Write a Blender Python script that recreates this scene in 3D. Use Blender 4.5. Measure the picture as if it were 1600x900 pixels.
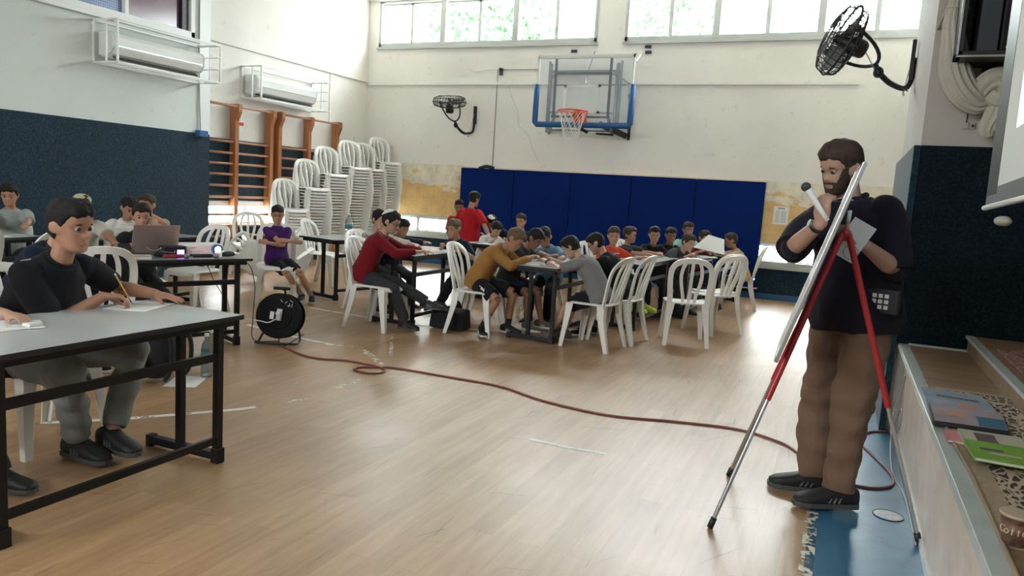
import bpy, bmesh, math, random
import numpy as np
from mathutils import Vector, Matrix, Quaternion
random.seed(7); rng = np.random.RandomState(3)
D = bpy.data; C = bpy.context.scene.collection
for o in list(D.objects): D.objects.remove(o)
PI = math.pi
def rad(a): return a*PI/180

# ------------------------------------------------------------------ camera
scene = bpy.context.scene
cam_d = D.cameras.new('camera'); cam = D.objects.new('camera', cam_d); C.objects.link(cam)
cam_d.sensor_width = 36; cam_d.sensor_fit = 'HORIZONTAL'; cam_d.lens = 1173/1600*36
cam_d.clip_start = 0.05; cam_d.clip_end = 200
yaw, pitch, roll = rad(23.6), rad(7.19), rad(3.54)
fwd = Vector((-math.sin(yaw)*math.cos(pitch), math.cos(yaw)*math.cos(pitch), -math.sin(pitch)))
rgt = Vector((math.cos(yaw), math.sin(yaw), 0)); up = rgt.cross(fwd)
r2 = rgt*math.cos(roll) + up*math.sin(roll); u2 = up*math.cos(roll) - rgt*math.sin(roll)
cam.matrix_world = Matrix(((r2.x, u2.x, -fwd.x, 0), (r2.y, u2.y, -fwd.y, 0), (r2.z, u2.z, -fwd.z, 1.42), (0, 0, 0, 1)))
scene.camera = cam

# ------------------------------------------------------------------ sky, daylight and exposure
world = D.worlds.new('sky'); scene.world = world; world.use_nodes = True
wn = world.node_tree; wn.nodes.clear()
wo = wn.nodes.new('ShaderNodeOutputWorld'); wb = wn.nodes.new('ShaderNodeBackground')
wg = wn.nodes.new('ShaderNodeTexCoord'); wsx = wn.nodes.new('ShaderNodeSeparateXYZ'); wr = wn.nodes.new('ShaderNodeValToRGB')
wn.links.new(wg.outputs['Generated'], wsx.inputs[0]); wn.links.new(wsx.outputs['Z'], wr.inputs[0])
wr.color_ramp.elements[0].position = 0.0; wr.color_ramp.elements[0].color = (0.64, 0.66, 0.66, 1)
wr.color_ramp.elements[1].position = 0.35; wr.color_ramp.elements[1].color = (0.91, 0.96, 1.0, 1)
wn.links.new(wr.outputs[0], wb.inputs[0]); wb.inputs[1].default_value = 7.5
wn.links.new(wb.outputs[0], wo.inputs[0])
def portal(loc, rot, sx, sy):
    l = D.lights.new('daylight_opening', 'AREA'); l.shape = 'RECTANGLE'; l.size = sx; l.size_y = sy
    l.cycles.is_portal = True
    o = D.objects.new('daylight_opening', l); o.location = loc; o.rotation_euler = rot; C.objects.link(o)
portal((-6.35, 12.62, 4.43), (rad(-90), 0, 0), 4.5, 0.9)
portal((-1.4, 12.62, 4.43), (rad(-90), 0, 0), 4.7, 0.9)
portal((-4.0, 12.62, 0.70), (rad(-90), 0, 0), 9.2, 0.45)
portal((-4.5, -3.62, 3.3), (rad(90), 0, 0), 6.2, 0.5)  # portal for the added opening behind the camera, there for fill light
scene.view_settings.view_transform = 'Standard'; scene.view_settings.look = 'None'
scene.view_settings.exposure = 2.72; scene.view_settings.gamma = 1.0
scene.view_settings.use_curve_mapping = False

# ------------------------------------------------------------------ materials
MATS = {}
def new_mat(name):
    m = D.materials.new(name); m.use_nodes = True; nt = m.node_tree
    b = nt.nodes['Principled BSDF']; MATS[name] = m
    return m, nt, b
def mat(name, col, rough=0.6, metal=0.0, spec=0.5, noise=0.0, nscale=8.0, bump=0.0, bscale=60.0, sheen=0.0, sss=0.0, emit=None, estr=0.0, coat=0.0):
    m, nt, b = new_mat(name)
    b.inputs['Base Color'].default_value = (*col, 1); b.inputs['Roughness'].default_value = rough
    b.inputs['Metallic'].default_value = metal; b.inputs['Specular IOR Level'].default_value = spec
    if sheen: b.inputs['Sheen Weight'].default_value = sheen
    if coat: b.inputs['Coat Weight'].default_value = coat
    if sss:
        b.inputs['Subsurface Weight'].default_value = sss; b.inputs['Subsurface Radius'].default_value = (0.02, 0.008, 0.004)
        b.inputs['Subsurface Scale'].default_value = 0.5
    if emit: b.inputs['Emission Color'].default_value = (*emit, 1); b.inputs['Emission Strength'].default_value = estr
    tc = nt.nodes.new('ShaderNodeTexCoord')
    if noise:
        n = nt.nodes.new('ShaderNodeTexNoise'); n.inputs['Scale'].default_value = nscale; n.inputs['Detail'].default_value = 5
        nt.links.new(tc.outputs['Object'], n.inputs['Vector'])
        r = nt.nodes.new('ShaderNodeMapRange'); r.inputs[1].default_value = 0.25; r.inputs[2].default_value = 0.75
        r.inputs[3].default_value = 1-noise; r.inputs[4].default_value = 1+noise
        nt.links.new(n.outputs['Fac'], r.inputs[0])
        mx = nt.nodes.new('ShaderNodeMix'); mx.data_type = 'RGBA'; mx.blend_type = 'MULTIPLY'; mx.inputs[0].default_value = 1
        mx.inputs[6].default_value = (*col, 1); nt.links.new(r.outputs[0], mx.inputs[7]); nt.links.new(mx.outputs[2], b.inputs['Base Color'])
    if bump:
        n = nt.nodes.new('ShaderNodeTexNoise'); n.inputs['Scale'].default_value = bscale; n.inputs['Detail'].default_value = 3
        nt.links.new(tc.outputs['Object'], n.inputs['Vector'])
        bp = nt.nodes.new('ShaderNodeBump'); bp.inputs['Strength'].default_value = bump; bp.inputs['Distance'].default_value = 0.01
        nt.links.new(n.outputs['Fac'], bp.inputs['Height']); nt.links.new(bp.outputs[0], b.inputs['Normal'])
    return m
def nd(nt, t, **kw):
    n = nt.nodes.new(t)
    for k, v in kw.items(): setattr(n, k, v)
    return n
def ramp(nt, src, stops):
    r = nt.nodes.new('ShaderNodeValToRGB'); nt.links.new(src, r.inputs[0])
    e = r.color_ramp.elements
    while len(e) < len(stops): e.new(0.5)
    for i, (p, c) in enumerate(stops): e[i].position = p; e[i].color = (*c, 1)
    return r.outputs[0]
def noise(nt, scale, detail=4, vec=None, rough=0.5, coord='Object', sc=None):
    if vec is None:
        tc = nd(nt, 'ShaderNodeTexCoord'); vec = tc.outputs[coord]
    if sc:
        mp = nd(nt, 'ShaderNodeMapping'); mp.inputs['Scale'].default_value = sc; nt.links.new(vec, mp.inputs[0]); vec = mp.outputs[0]
    n = nd(nt, 'ShaderNodeTexNoise'); n.inputs['Scale'].default_value = scale; n.inputs['Detail'].default_value = detail
    n.inputs['Roughness'].default_value = rough; nt.links.new(vec, n.inputs['Vector'])
    return n.outputs['Fac']
def mixc(nt, fac, a, b, mode='MIX'):
    m = nd(nt, 'ShaderNodeMix', data_type='RGBA', blend_type=mode)
    for s, v in ((0, fac), (6, a), (7, b)):
        if isinstance(v, (int, float)): m.inputs[s].default_value = v
        elif isinstance(v, tuple): m.inputs[s].default_value = (*v, 1)
        else: nt.links.new(v, m.inputs[s])
    return m.outputs[2]
def bumpn(nt, b, h, strength=0.2, dist=0.01):
    bp = nd(nt, 'ShaderNodeBump'); bp.inputs['Strength'].default_value = strength; bp.inputs['Distance'].default_value = dist
    nt.links.new(h, bp.inputs['Height']); nt.links.new(bp.outputs[0], b.inputs['Normal'])

def m_plaster(name, col):
    m, nt, b = new_mat(name)
    n1 = noise(nt, 1.1, 5); c = ramp(nt, n1, [(0.3, tuple(x*0.92 for x in col)), (0.6, col)])
    n2 = noise(nt, 7, 8, rough=0.7); c2 = ramp(nt, n2, [(0.28, (0.80, 0.79, 0.76)), (0.40, (1, 1, 1))])
    nt.links.new(mixc(nt, 1.0, c, c2, 'MULTIPLY'), b.inputs['Base Color'])
    b.inputs['Roughness'].default_value = 0.75; bumpn(nt, b, noise(nt, 30, 5), 0.25, 0.01)
    return m
W_WALL = m_plaster('wall_paint', (0.80, 0.775, 0.72))
W_LEFT = m_plaster('wall_paint_left', (0.68, 0.73, 0.69))
W_CEIL = mat('ceiling_paint', (0.82, 0.82, 0.80), 0.9, noise=0.03)
def m_carpet(name, col, spk, sc=90):
    m, nt, b = new_mat(name)
    n = noise(nt, sc, 3, rough=0.8); c = ramp(nt, n, [(0.36, tuple(x*0.55 for x in col)), (0.52, col), (0.70, spk)])
    n2 = noise(nt, 1.2, 3); c2 = ramp(nt, n2, [(0.3, (0.85, 0.85, 0.85)), (0.7, (1.1, 1.1, 1.1))])
    nt.links.new(mixc(nt, 1.0, c, c2, 'MULTIPLY'), b.inputs['Base Color'])
    b.inputs['Roughness'].default_value = 0.95; b.inputs['Specular IOR Level'].default_value = 0.2; b.inputs['Sheen Weight'].default_value = 0.25
    bumpn(nt, b, n, 0.6, 0.01)
    return m
DADO = m_carpet('teal_carpet', (0.010, 0.033, 0.054), (0.034, 0.075, 0.10), 55)
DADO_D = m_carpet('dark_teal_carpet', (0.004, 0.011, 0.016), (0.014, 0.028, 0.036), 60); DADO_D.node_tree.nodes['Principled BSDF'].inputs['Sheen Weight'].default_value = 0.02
MATBLUE = mat('blue_vinyl', (0.0006, 0.016, 0.13), 0.7, spec=0.10, noise=0.08, nscale=2.0, bump=0.06, bscale=6)
# worn ochre plaster
m, nt, b = new_mat('worn_ochre_plaster'); OCHRE = m
tc = nd(nt, 'ShaderNodeTexCoord'); sx = nd(nt, 'ShaderNodeSeparateXYZ'); nt.links.new(tc.outputs['Object'], sx.inputs[0])
nz = noise(nt, 2.2, 8, rough=0.65, sc=(1, 1, 2.4))
ad = nd(nt, 'ShaderNodeMath', operation='MULTIPLY_ADD'); nt.links.new(sx.outputs['Z'], ad.inputs[0]); ad.inputs[1].default_value = -0.55; ad.inputs[2].default_value = 1.33
a2 = nd(nt, 'ShaderNodeMath', operation='ADD'); nt.links.new(ad.outputs[0], a2.inputs[0]); nt.links.new(nz, a2.inputs[1])
c = ramp(nt, a2.outputs[0], [(0.93, (0.76, 0.70, 0.56)), (0.97, (0.72, 0.52, 0.27)), (1.0, (0.70, 0.47, 0.20))])
nt.links.new(mixc(nt, 1.0, c, ramp(nt, noise(nt, 5, 8, rough=0.75), [(0.3, (0.72, 0.72, 0.75)), (0.55, (1.05, 1.05, 1.05))]), 'MULTIPLY'), b.inputs['Base Color'])
b.inputs['Roughness'].default_value = 0.7
# varnished sports floor, boards run along y
m, nt, b = new_mat('varnished_floor'); FLOOR = m
tc = nd(nt, 'ShaderNodeTexCoord')
mp = nd(nt, 'ShaderNodeMapping'); mp.inputs['Rotation'].default_value = (0, 0, rad(90)); nt.links.new(tc.outputs['Object'], mp.inputs[0])
br = nd(nt, 'ShaderNodeTexBrick'); nt.links.new(mp.outputs[0], br.inputs['Vector']); br.offset = 0.37
br.inputs['Scale'].default_value = 1; br.inputs['Brick Width'].default_value = 1.15; br.inputs['Row Height'].default_value = 0.11
br.inputs['Mortar Size'].default_value = 0.0012; br.inputs['Color1'].default_value = (0.37, 0.225, 0.112, 1)
br.inputs['Color2'].default_value = (0.45, 0.285, 0.150, 1); br.inputs['Mortar'].default_value = (0.33, 0.20, 0.11, 1); br.inputs['Bias'].default_value = 0.0
gr = noise(nt, 3.0, 7, vec=mp.outputs[0], rough=0.6, sc=(0.8, 9, 1))
cc = mixc(nt, 1.0, br.outputs['Color'], ramp(nt, gr, [(0.3, (0.84, 0.82, 0.79)), (0.65, (1.06, 1.06, 1.06))]), 'MULTIPLY')
lg = noise(nt, 0.5, 4); cc = mixc(nt, 1.0, cc, ramp(nt, lg, [(0.35, (0.90, 0.88, 0.87)), (0.65, (1.06, 1.06, 1.08))]), 'MULTIPLY')
# long fine scratches in two directions
for ang_, sd in ((-62, 3.1), (-20, 7.7), (-95, 1.3)):
    m1 = nd(nt, 'ShaderNodeMapping'); m1.inputs['Rotation'].default_value = (0, 0, rad(ang_)); nt.links.new(tc.outputs['Object'], m1.inputs[0])
    m2 = nd(nt, 'ShaderNodeMapping'); m2.inputs['Scale'].default_value = (2.2, 45, 1); m2.inputs['Location'].default_value = (sd, sd, 0); nt.links.new(m1.outputs[0], m2.inputs[0])
    sn = noise(nt, 1.0, 2, vec=m2.outputs[0]); cc = mixc(nt, 1.0, cc, ramp(nt, sn, [(0.27, (0.66, 0.62, 0.60)), (0.31, (1, 1, 1))]), 'MULTIPLY')
nt.links.new(cc, b.inputs['Base Color'])
rr = noise(nt, 1.6, 1); rm = nd(nt, 'ShaderNodeMapRange'); rm.inputs[3].default_value = 0.30; rm.inputs[4].default_value = 0.42; nt.links.new(rr, rm.inputs[0]); nt.links.new(rm.outputs[0], b.inputs['Roughness'])
b.inputs['Specular IOR Level'].default_value = 0.72
bumpn(nt, b, noise(nt, 5.0, 4, sc=(5, 1.2, 1)), 0.16, 0.01)
# blue painted strip
m, nt, b = new_mat('blue_floor_paint'); BLUEP = m
n = noise(nt, 3, 8, rough=0.7); nt.links.new(ramp(nt, n, [(0.30, (0.02, 0.10, 0.18)), (0.5, (0.035, 0.17, 0.30)), (0.72, (0.05, 0.22, 0.36))]), b.inputs['Base Color'])
b.inputs['Roughness'].default_value = 0.3; b.inputs['Coat Weight'].default_value = 0.6; b.inputs['Coat Roughness'].default_value = 0.35; bumpn(nt, b, noise(nt, 40, 3), 0.1, 0.01)
# worn white line paint (transparent where it has chipped off)
def m_worn(name, col, lo, hi, sc=14):
    m, nt, b = new_mat(name); b.inputs['Base Color'].default_value = (*col, 1); b.inputs['Roughness'].default_value = 0.5
    n = noise(nt, sc, 6, rough=0.7); nt.links.new(ramp(nt, n, [(lo, (0, 0, 0)), (hi, (1, 1, 1))]), b.inputs['Alpha'])
    return m
LINE = m_worn('worn_line_paint', (0.80, 0.79, 0.75), 0.40, 0.44); CHIP = m_worn('chipped_line_paint', (0.72, 0.70, 0.58), 0.50, 0.53, 16)
# stage
def m_wood(name, a, c2, sc=(6, 1, 6), rough=0.5, s=3):
    m, nt, b = new_mat(name); n = noise(nt, s, 7, rough=0.65, sc=sc)
    nt.links.new(ramp(nt, n, [(0.3, a), (0.7, c2)]), b.inputs['Base Color']); b.inputs['Roughness'].default_value = rough
    bumpn(nt, b, n, 0.1, 0.01); return m
STAGEW = m_wood('stage_boards', (0.20, 0.125, 0.07), (0.34, 0.225, 0.135), (1, 5, 1), 0.45)
STAGEF = m_wood('stage_front_laminate', (0.60, 0.47, 0.37), (0.78, 0.66, 0.54), (1, 1, 1.5), 0.4, 4)
STEEL_E = mat('pale_edge_strip', (0.52, 0.58, 0.55), 0.35, 0.2, noise=0.1)
BARW = m_wood('orange_wood', (0.30, 0.105, 0.035), (0.46, 0.19, 0.075), (4, 4, 0.7), 0.4)
RUNG = m_wood('rung_wood', (0.36, 0.17, 0.10), (0.50, 0.27, 0.17), (1, 1, 1), 0.35)
PLAS = mat('white_plastic', (0.80, 0.79, 0.74), 0.32, noise=0.05, nscale=5, sss=0.0)
PLAS_M = mat('white_frame_paint', (0.80, 0.82, 0.80), 0.4)
WINF = mat('window_frame_paint', (0.46, 0.48, 0.46), 0.5)
BLACKM = mat('black_metal', (0.012, 0.012, 0.013), 0.38, 0.3)
TOPG = mat('grey_laminate', (0.50, 0.52, 0.51), 0.20, noise=0.05, nscale=3)
TOPD = mat('speckled_grey_laminate', (0.30, 0.31, 0.32), 0.25, noise=0.25, nscale=60)
EDGEB = mat('black_edging', (0.015, 0.015, 0.016), 0.5)
CHROME = mat('aluminium', (0.55, 0.56, 0.57), 0.28, 0.9)
GREYM = mat('grey_steel', (0.22, 0.23, 0.25), 0.4, 0.5)
DARKM = mat('dark_steel', (0.05, 0.055, 0.065), 0.45, 0.4)
BLK = mat('black_plastic', (0.012, 0.012, 0.014), 0.45)
BLKF = mat('black_fabric', (0.010, 0.010, 0.013), 0.95, sheen=0.1)
WHT = mat('white_gloss', (0.78, 0.79, 0.77), 0.35)
PAPER = mat('white_paper', (0.78, 0.78, 0.76), 0.8)
INK = mat('ink', (0.06, 0.06, 0.07), 0.8)
REDM = mat('red_enamel', (0.42, 0.025, 0.03), 0.35)
m, nt, b = new_mat('window_glass'); GLASS = m
for n in list(nt.nodes):
    if n.type == 'BSDF_PRINCIPLED': nt.nodes.remove(n)
tr = nd(nt, 'ShaderNodeBsdfTransparent'); tr.inputs[0].default_value = (0.96, 0.98, 0.97, 1); gl = nd(nt, 'ShaderNodeBsdfGlossy'); gl.inputs['Roughness'].default_value = 0.05
mx = nd(nt, 'ShaderNodeMixShader'); mx.inputs[0].default_value = 0.05; nt.links.new(tr.outputs[0], mx.inputs[1]); nt.links.new(gl.outputs[0], mx.inputs[2])
nt.links.new(mx.outputs[0], nt.nodes['Material Output'].inputs[0])

# ------------------------------------------------------------------ mesh helpers
class MB:
    def __init__(s): s.v = []; s.f = []; s.m = []
    def add(s, vs, fs, mi=0):
        b = len(s.v); s.v += [tuple(map(float, p)) for p in vs]; s.f += [tuple(i+b for i in f) for f in fs]; s.m += [mi]*len(fs); return s
    def box(s, x0, x1, y0, y1, z0, z1, mi=0):
        return s.add([(x0,y0,z0),(x1,y0,z0),(x1,y1,z0),(x0,y1,z0),(x0,y0,z1),(x1,y0,z1),(x1,y1,z1),(x0,y1,z1)],
                     [(0,3,2,1),(4,5,6,7),(0,1,5,4),(1,2,6,5),(2,3,7,6),(3,0,4,7)], mi)
    def bar(s, a, b, w, h, upv=(0,0,1), mi=0):      # rectangular bar from a to b
        a = np.array(a, float); b = np.array(b, float); d = b-a; d /= np.linalg.norm(d); u = np.array(upv, float)
        x = np.cross(d, u)
        if np.linalg.norm(x) < 1e-5: x = np.cross(d, (1, 0, 0))
        x /= np.linalg.norm(x); u = np.cross(x, d); vs = []
        for p in (a, b):
            for i, j in ((-1,-1),(1,-1),(1,1),(-1,1)): vs.append(p + x*w/2*i + u*h/2*j)
        return s.add(vs, [(0,1,2,3),(7,6,5,4),(0,4,5,1),(1,5,6,2),(2,6,7,3),(3,7,4,0)], mi)
    def tube(s, pts, r, n=8, caps=True, mi=0, closed=False):
        P = [np.array(p, float) for p in pts]; N = len(P); R = [r]*N if isinstance(r, (int, float)) else list(r)
        T = []
        for i in range(N):
            a = P[(i-1) % N] if closed else P[max(i-1, 0)]; c = P[(i+1) % N] if closed else P[min(i+1, N-1)]
            t = c-a; T.append(t/(np.linalg.norm(t)+1e-12))
        u = np.cross(T[0], (0, 0, 1)); 
        if np.linalg.norm(u) < 1e-3: u = np.cross(T[0], (1, 0, 0))
        u /= np.linalg.norm(u); vs = []
        for i in range(N):
            u = u - T[i]*np.dot(u, T[i]); u /= np.linalg.norm(u); w = np.cross(T[i], u)
            for k in range(n):
                a = 2*PI*k/n; vs.append(P[i] + (u*math.cos(a) + w*math.sin(a))*R[i])
        fs = []
        for i in range(N if closed else N-1):
            j = (i+1) % N
            for k in range(n): fs.append((i*n+k, i*n+(k+1) % n, j*n+(k+1) % n, j*n+k))
        if caps and not closed: fs += [tuple(range(n))[::-1], tuple((N-1)*n+k for k in range(n))]
        return s.add(vs, fs, mi)
    def loft(s, rings, mi=0, caps=True, closed=True):
        n = len(rings[0]); vs = [p for r in rings for p in r]; fs = []
        for i in range(len(rings)-1):
            for k in range(n if closed else n-1): fs.append((i*n+k, i*n+(k+1) % n, (i+1)*n+(k+1) % n, (i+1)*n+k))
        if caps and closed: fs += [tuple(range(n))[::-1], tuple((len(rings)-1)*n+k for k in range(n))]
        return s.add(vs, fs, mi)
    def lathe(s, prof, o=(0,0,0), n=24, mi=0, axis=None, caps=True):
        q = Vector((0,0,1)).rotation_difference(Vector(axis)) if axis is not None else Quaternion()
        rings = []
        for r, z in prof:
            ring = []
            for k in range(n):
                a = 2*PI*k/n; p = q @ Vector((r*math.cos(a), r*math.sin(a), z)); ring.append((p.x+o[0], p.y+o[1], p.z+o[2]))
            rings.append(ring)
        return s.loft(rings, mi, caps)
    def ell(s, c, r, n=14, m=10, mi=0, R=None):
        rings = []
        for i in range(1, m):
            t = PI*i/m; ring = []
            for k in range(n):
                a = 2*PI*k/n; p = np.array((r[0]*math.sin(t)*math.cos(a), r[1]*math.sin(t)*math.sin(a), -r[2]*math.cos(t)))
                if R is not None: p = R @ p
                ring.append(p + np.array(c))
            rings.append(ring)
        return s.loft(rings, mi)
    def mesh(s, name, mats, org=(0,0,0), smooth=False):
        me = D.meshes.new(name); ox, oy, oz = org
        me.from_pydata([(x-ox, y-oy, z-oz) for x, y, z in s.v], [], s.f)
        for m_ in (mats if isinstance(mats, (list, tuple)) else [mats]): me.materials.append(m_)
        me.polygons.foreach_set('material_index', s.m)
        if smooth: me.polygons.foreach_set('use_smooth', [True]*len(s.f))
        me.update(); bm = bmesh.new(); bm.from_mesh(me); bmesh.ops.recalc_face_normals(bm, faces=bm.faces); bm.to_mesh(me); bm.free()
        return me
    def build(s, name, mats, parent=None, smooth=False, bevel=0, org=(0,0,0), sub=0, ang=None):
        me = s.mesh(name, mats, org, smooth); o = D.objects.new(name, me); C.objects.link(o)
        if parent is not None: o.parent = parent
        if bevel:
            b = o.modifiers.new('bevel', 'BEVEL'); b.width = bevel; b.segments = 2; b.limit_method = 'ANGLE'; b.angle_limit = rad(40)
        if sub: q = o.modifiers.new('sub', 'SUBSURF'); q.levels = sub; q.render_levels = sub
        if ang:
            bm = bmesh.new(); bm.from_mesh(me)
            for e in bm.edges:
                if len(e.link_faces) == 2 and e.calc_face_angle(0) > rad(ang): e.smooth = False
            bm.to_mesh(me); bm.free()
        return o
def tag(o, label, cat, group=None, kind=None):
    o['label'] = label; o['category'] = cat
    if group: o['group'] = group
    if kind: o['kind'] = kind
    return o
def empty(name, label, cat, loc=(0,0,0), rz=0, group=None):
    o = D.objects.new(name, None); o.empty_display_size = 0.1; C.objects.link(o); o.location = loc; o.rotation_euler = (0, 0, rz)
    return tag(o, label, cat, group)
def struct(name, mb, m, **k):
    o = mb.build(name, m, **k); o['kind'] = 'structure'; return o
def dup(o, parent=None):
    c = o.copy(); C.objects.link(c)
    if parent is not None: c.parent = parent
    for ch in o.children: dup(ch, c)
    return c
def spline(pts, n=8):
    P = [np.array(p, float) for p in pts]; P = [2*P[0]-P[1]] + P + [2*P[-1]-P[-2]]; out = []
    for i in range(1, len(P)-2):
        a, b_, c_, d = P[i-1:i+3]
        for k in range(n):
            t = k/n; out.append(0.5*((2*b_)+(-a+c_)*t+(2*a-5*b_+4*c_-d)*t*t+(-a+3*b_-3*c_+d)*t**3))
    out.append(P[-2]); return out
def text(name, body, size, m, M, parent=None, ext=0.0005, align='CENTER'):
    cu = D.curves.new(name, 'FONT'); cu.body = body; cu.size = size; cu.extrude = ext; cu.align_x = align; cu.align_y = 'CENTER'; cu.materials.append(m)
    t = D.objects.new(name, cu); C.objects.link(t)
    bpy.context.view_layer.update(); me = D.meshes.new_from_object(t.evaluated_get(bpy.context.evaluated_depsgraph_get())); D.objects.remove(t)
    o = D.objects.new(name, me); C.objects.link(o)
    if parent is not None: o.parent = parent
    o.matrix_local = M; return o
# ------------------------------------------------------------------ the room
YB = 12.45; XR = -8.75; XN = -8.40; YS = 8.13; H = 4.95
struct('floor', MB().box(-9.0, 3.2, -3.6, 12.7, -0.1, 0), FLOOR)
struct('ceiling', MB().box(-9.0, 3.2, -3.7, 12.8, H, H+0.15), W_CEIL)
# back wall: solid bands with openings for the high windows and the low windows
bw = MB(); t0, t1 = YB, YB+0.22
bw.box(-9.0, 1.3, t0, t1, 0.90, 4.02)
bw.box(-9.0, 1.3, t0, t1, 4.86, H); bw.box(-9.0, 1.3, t0, t1, 0, 0.53)
for a, b_ in ((-9.0, -8.52), (-4.16, -3.68), (0.86, 1.3)): bw.box(a, b_, t0, t1, 4.02, 4.86)
for a, b_ in ((-9.0, -8.42), (0.20, 1.3)): bw.box(a, b_, t0, t1, 0.53, 0.90)
struct('wall_back', bw, W_WALL)
struct('wall_back', MB().box(-8.75, -6.55, YB-0.006, YB, 0.90, 1.87).box(-1.25, 0.9, YB-0.006, YB, 0.90, 1.85), OCHRE)['label'] = 'ochre worn paint band'
struct('wall_back', MB().box(-8.75, 0.9, YB-0.02, YB, 0.09, 0.50), DADO)
struct('baseboard_back', MB().box(-8.75, 0.9, YB-0.035, YB, 0, 0.09), mat('blue_skirting', (0.02, 0.10, 0.24), 0.4))
# high windows
def window(n, x0, x1, z0, z1, units, y=YB, panes=2, fw=0.055, mull=0.11, low=False):
    f = MB(); d0, d1 = y-0.02, y+0.10
    f.box(x0, x1, d0, d1, z0, z0+fw+0.02); f.box(x0, x1, d0, d1, z1-fw*0.6, z1); f.box(x0, x0+fw, d0, d1, z0, z1); f.box(x1-fw, x1, d0, d1, z0, z1)
    f.box(x0-0.03, x1+0.03, y-0.045, y, z0-0.045, z0)          # sill
    o = struct('window_%d' % n, f, WINF, bevel=0.004)
    xs = [x0] + units + [x1]
    for i in range(len(xs)-1):
        a, b_ = xs[i], xs[i+1]
        if i: MB().box(a-mull/2, a+mull/2, d0-0.005, d1, z0+0.02, z1-0.01).build('mullion', WINF, o, bevel=0.004)
        for k in range(panes):
            p0 = a+(b_-a)*k/panes; p1 = a+(b_-a)*(k+1)/panes; off = 0.02 if k % 2 else 0.05
            s = MB(); w = 0.038; y0 = y+off
            s.box(p0, p0+w, y0, y0+0.03, z0+fw, z1-fw*.5).box(p1-w, p1, y0, y0+0.03, z0+fw, z1-fw*.5).box(p0, p1, y0, y0+0.03, z0+fw, z0+fw+w).box(p0, p1, y0, y0+0.03, z1-fw*.5-w, z1-fw*.5)
            so = s.build('sash', WINF, o)
            MB().box(p0+w, p1-w, y0+0.012, y0+0.016, z0+fw+w, z1-fw*.5-w).build('pane', GLASS, so)
    return o
window(1, -8.52, -4.16, 4.02, 4.86, [-7.13, -5.67])
window(2, -3.68, 0.86, 4.02, 4.86, [-2.20, -0.66])
window(3, -8.42, -5.10, 0.53, 0.90, [-6.6], panes=2); window(4, -5.05, -1.75, 0.53, 0.90, [-3.4]); window(5, -1.70, 0.20, 0.53, 0.90, [-0.72], panes=1)
# left wall: recessed bay with low window, and the thicker part nearer the camera
lw = MB(); lw.box(XR-0.2, XR, YS-0.3, YB+0.2, 0, 0.66); lw.box(XR-0.2, XR, YS-0.3, YB+0.2, 1.0, H); lw.box(XR-0.2, XR, YS-0.3, 8.3, 0.66, 1.0); lw.box(XR-0.2, XR, 12.0, YB, 0.66, 1.0)
struct('wall_left', lw, W_WALL)
ln = MB(); ln.box(-8.95, XN, -3.6, YS, 0, 3.24); ln.box(-8.95, XN, -3.6, 4.3, 3.24, H); ln.box(-8.95, XN, 7.86, YS, 3.24, H); ln.box(-8.95, XN, 4.3, 7.86, 4.6, H)
struct('wall_left', ln, W_LEFT)
struct('wall_left', MB().box(XN, XN+0.015, -3.6, YS+0.015, 0, 1.98), DADO)
struct('wall_left', MB().box(XR, XR+0.015, YS, YB, 0, 0.64).box(XR, XR+0.015, YS, YB, 1.04, 1.97), DADO)
struct('trim_1', MB().box(XN, XN+0.02, YS-0.18, YS+0.012, 1.98, H), PLAS_M)
# low window in the bay (frame in the YZ plane)
f = MB(); f.box(XR-0.1, XR+0.02, 8.3, 12.0, 0.64, 0.71).box(XR-0.1, XR+0.02, 8.3, 12.0, 0.95, 1.03)
for yy in (8.3, 9.2, 10.1, 11.05, 11.95): f.box(XR-0.08, XR+0.01, yy, yy+0.05, 0.7, 0.96)
o = struct('window_6', f, PLAS_M)
for yy in (8.3, 9.2, 10.1, 11.05): MB().box(XR-0.05, XR-0.045, yy+0.05, yy+0.9, 0.71, 0.95).build('pane', GLASS, o)
# near upper-left window with a purple blind behind wired glass
f = MB(); y0, y1, z0, z1 = 4.3, 7.86, 3.24, 4.6
f.box(XN-0.1, XN+0.03, y0, y1, z0, z0+0.08).box(XN-0.1, XN+0.03, y0, y1, z1-0.06, z1).box(XN-0.1, XN+0.03, y0, y0+.07, z0, z1).box(XN-0.1, XN+0.03, y1-.07, y1, z0, z1)
f.box(XN-0.05, XN+0.05, y0-0.05, y1+0.05, z0-0.05, z0)
wo_ = struct('window_7', f, PLAS_M, bevel=0.005)
MB().box(XN-0.06, XN+0.015, 6.78, 6.83, z0+.08, z1-.06).build('mullion', PLAS_M, wo_); MB().box(XN-0.06, XN+0.005, 7.66, 7.73, z0+.08, z1-.06).build('mullion', BLK, wo_)
m, nt, b = new_mat('wired_glass'); b.inputs['Base Color'].default_value = (0.10, 0.12, 0.22, 1); b.inputs['Roughness'].default_value = 0.12
tc = nd(nt, 'ShaderNodeTexCoord'); bk = nd(nt, 'ShaderNodeTexBrick'); bk.offset = 0; mp = nd(nt, 'ShaderNodeMapping'); mp.inputs['Rotation'].default_value = (0, rad(90), 0)
cx = nd(nt, 'ShaderNodeSeparateXYZ'); nt.links.new(tc.outputs['Object'], cx.inputs[0]); cb = nd(nt, 'ShaderNodeCombineXYZ'); nt.links.new(cx.outputs['Y'], cb.inputs[0]); nt.links.new(cx.outputs['Z'], cb.inputs[1]); nt.links.new(cb.outputs[0], bk.inputs['Vector'])
bk.inputs['Scale'].default_value = 1; bk.inputs['Brick Width'].default_value = 0.03; bk.inputs['Row Height'].default_value = 0.03; bk.inputs['Mortar Size'].default_value = 0.003
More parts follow.
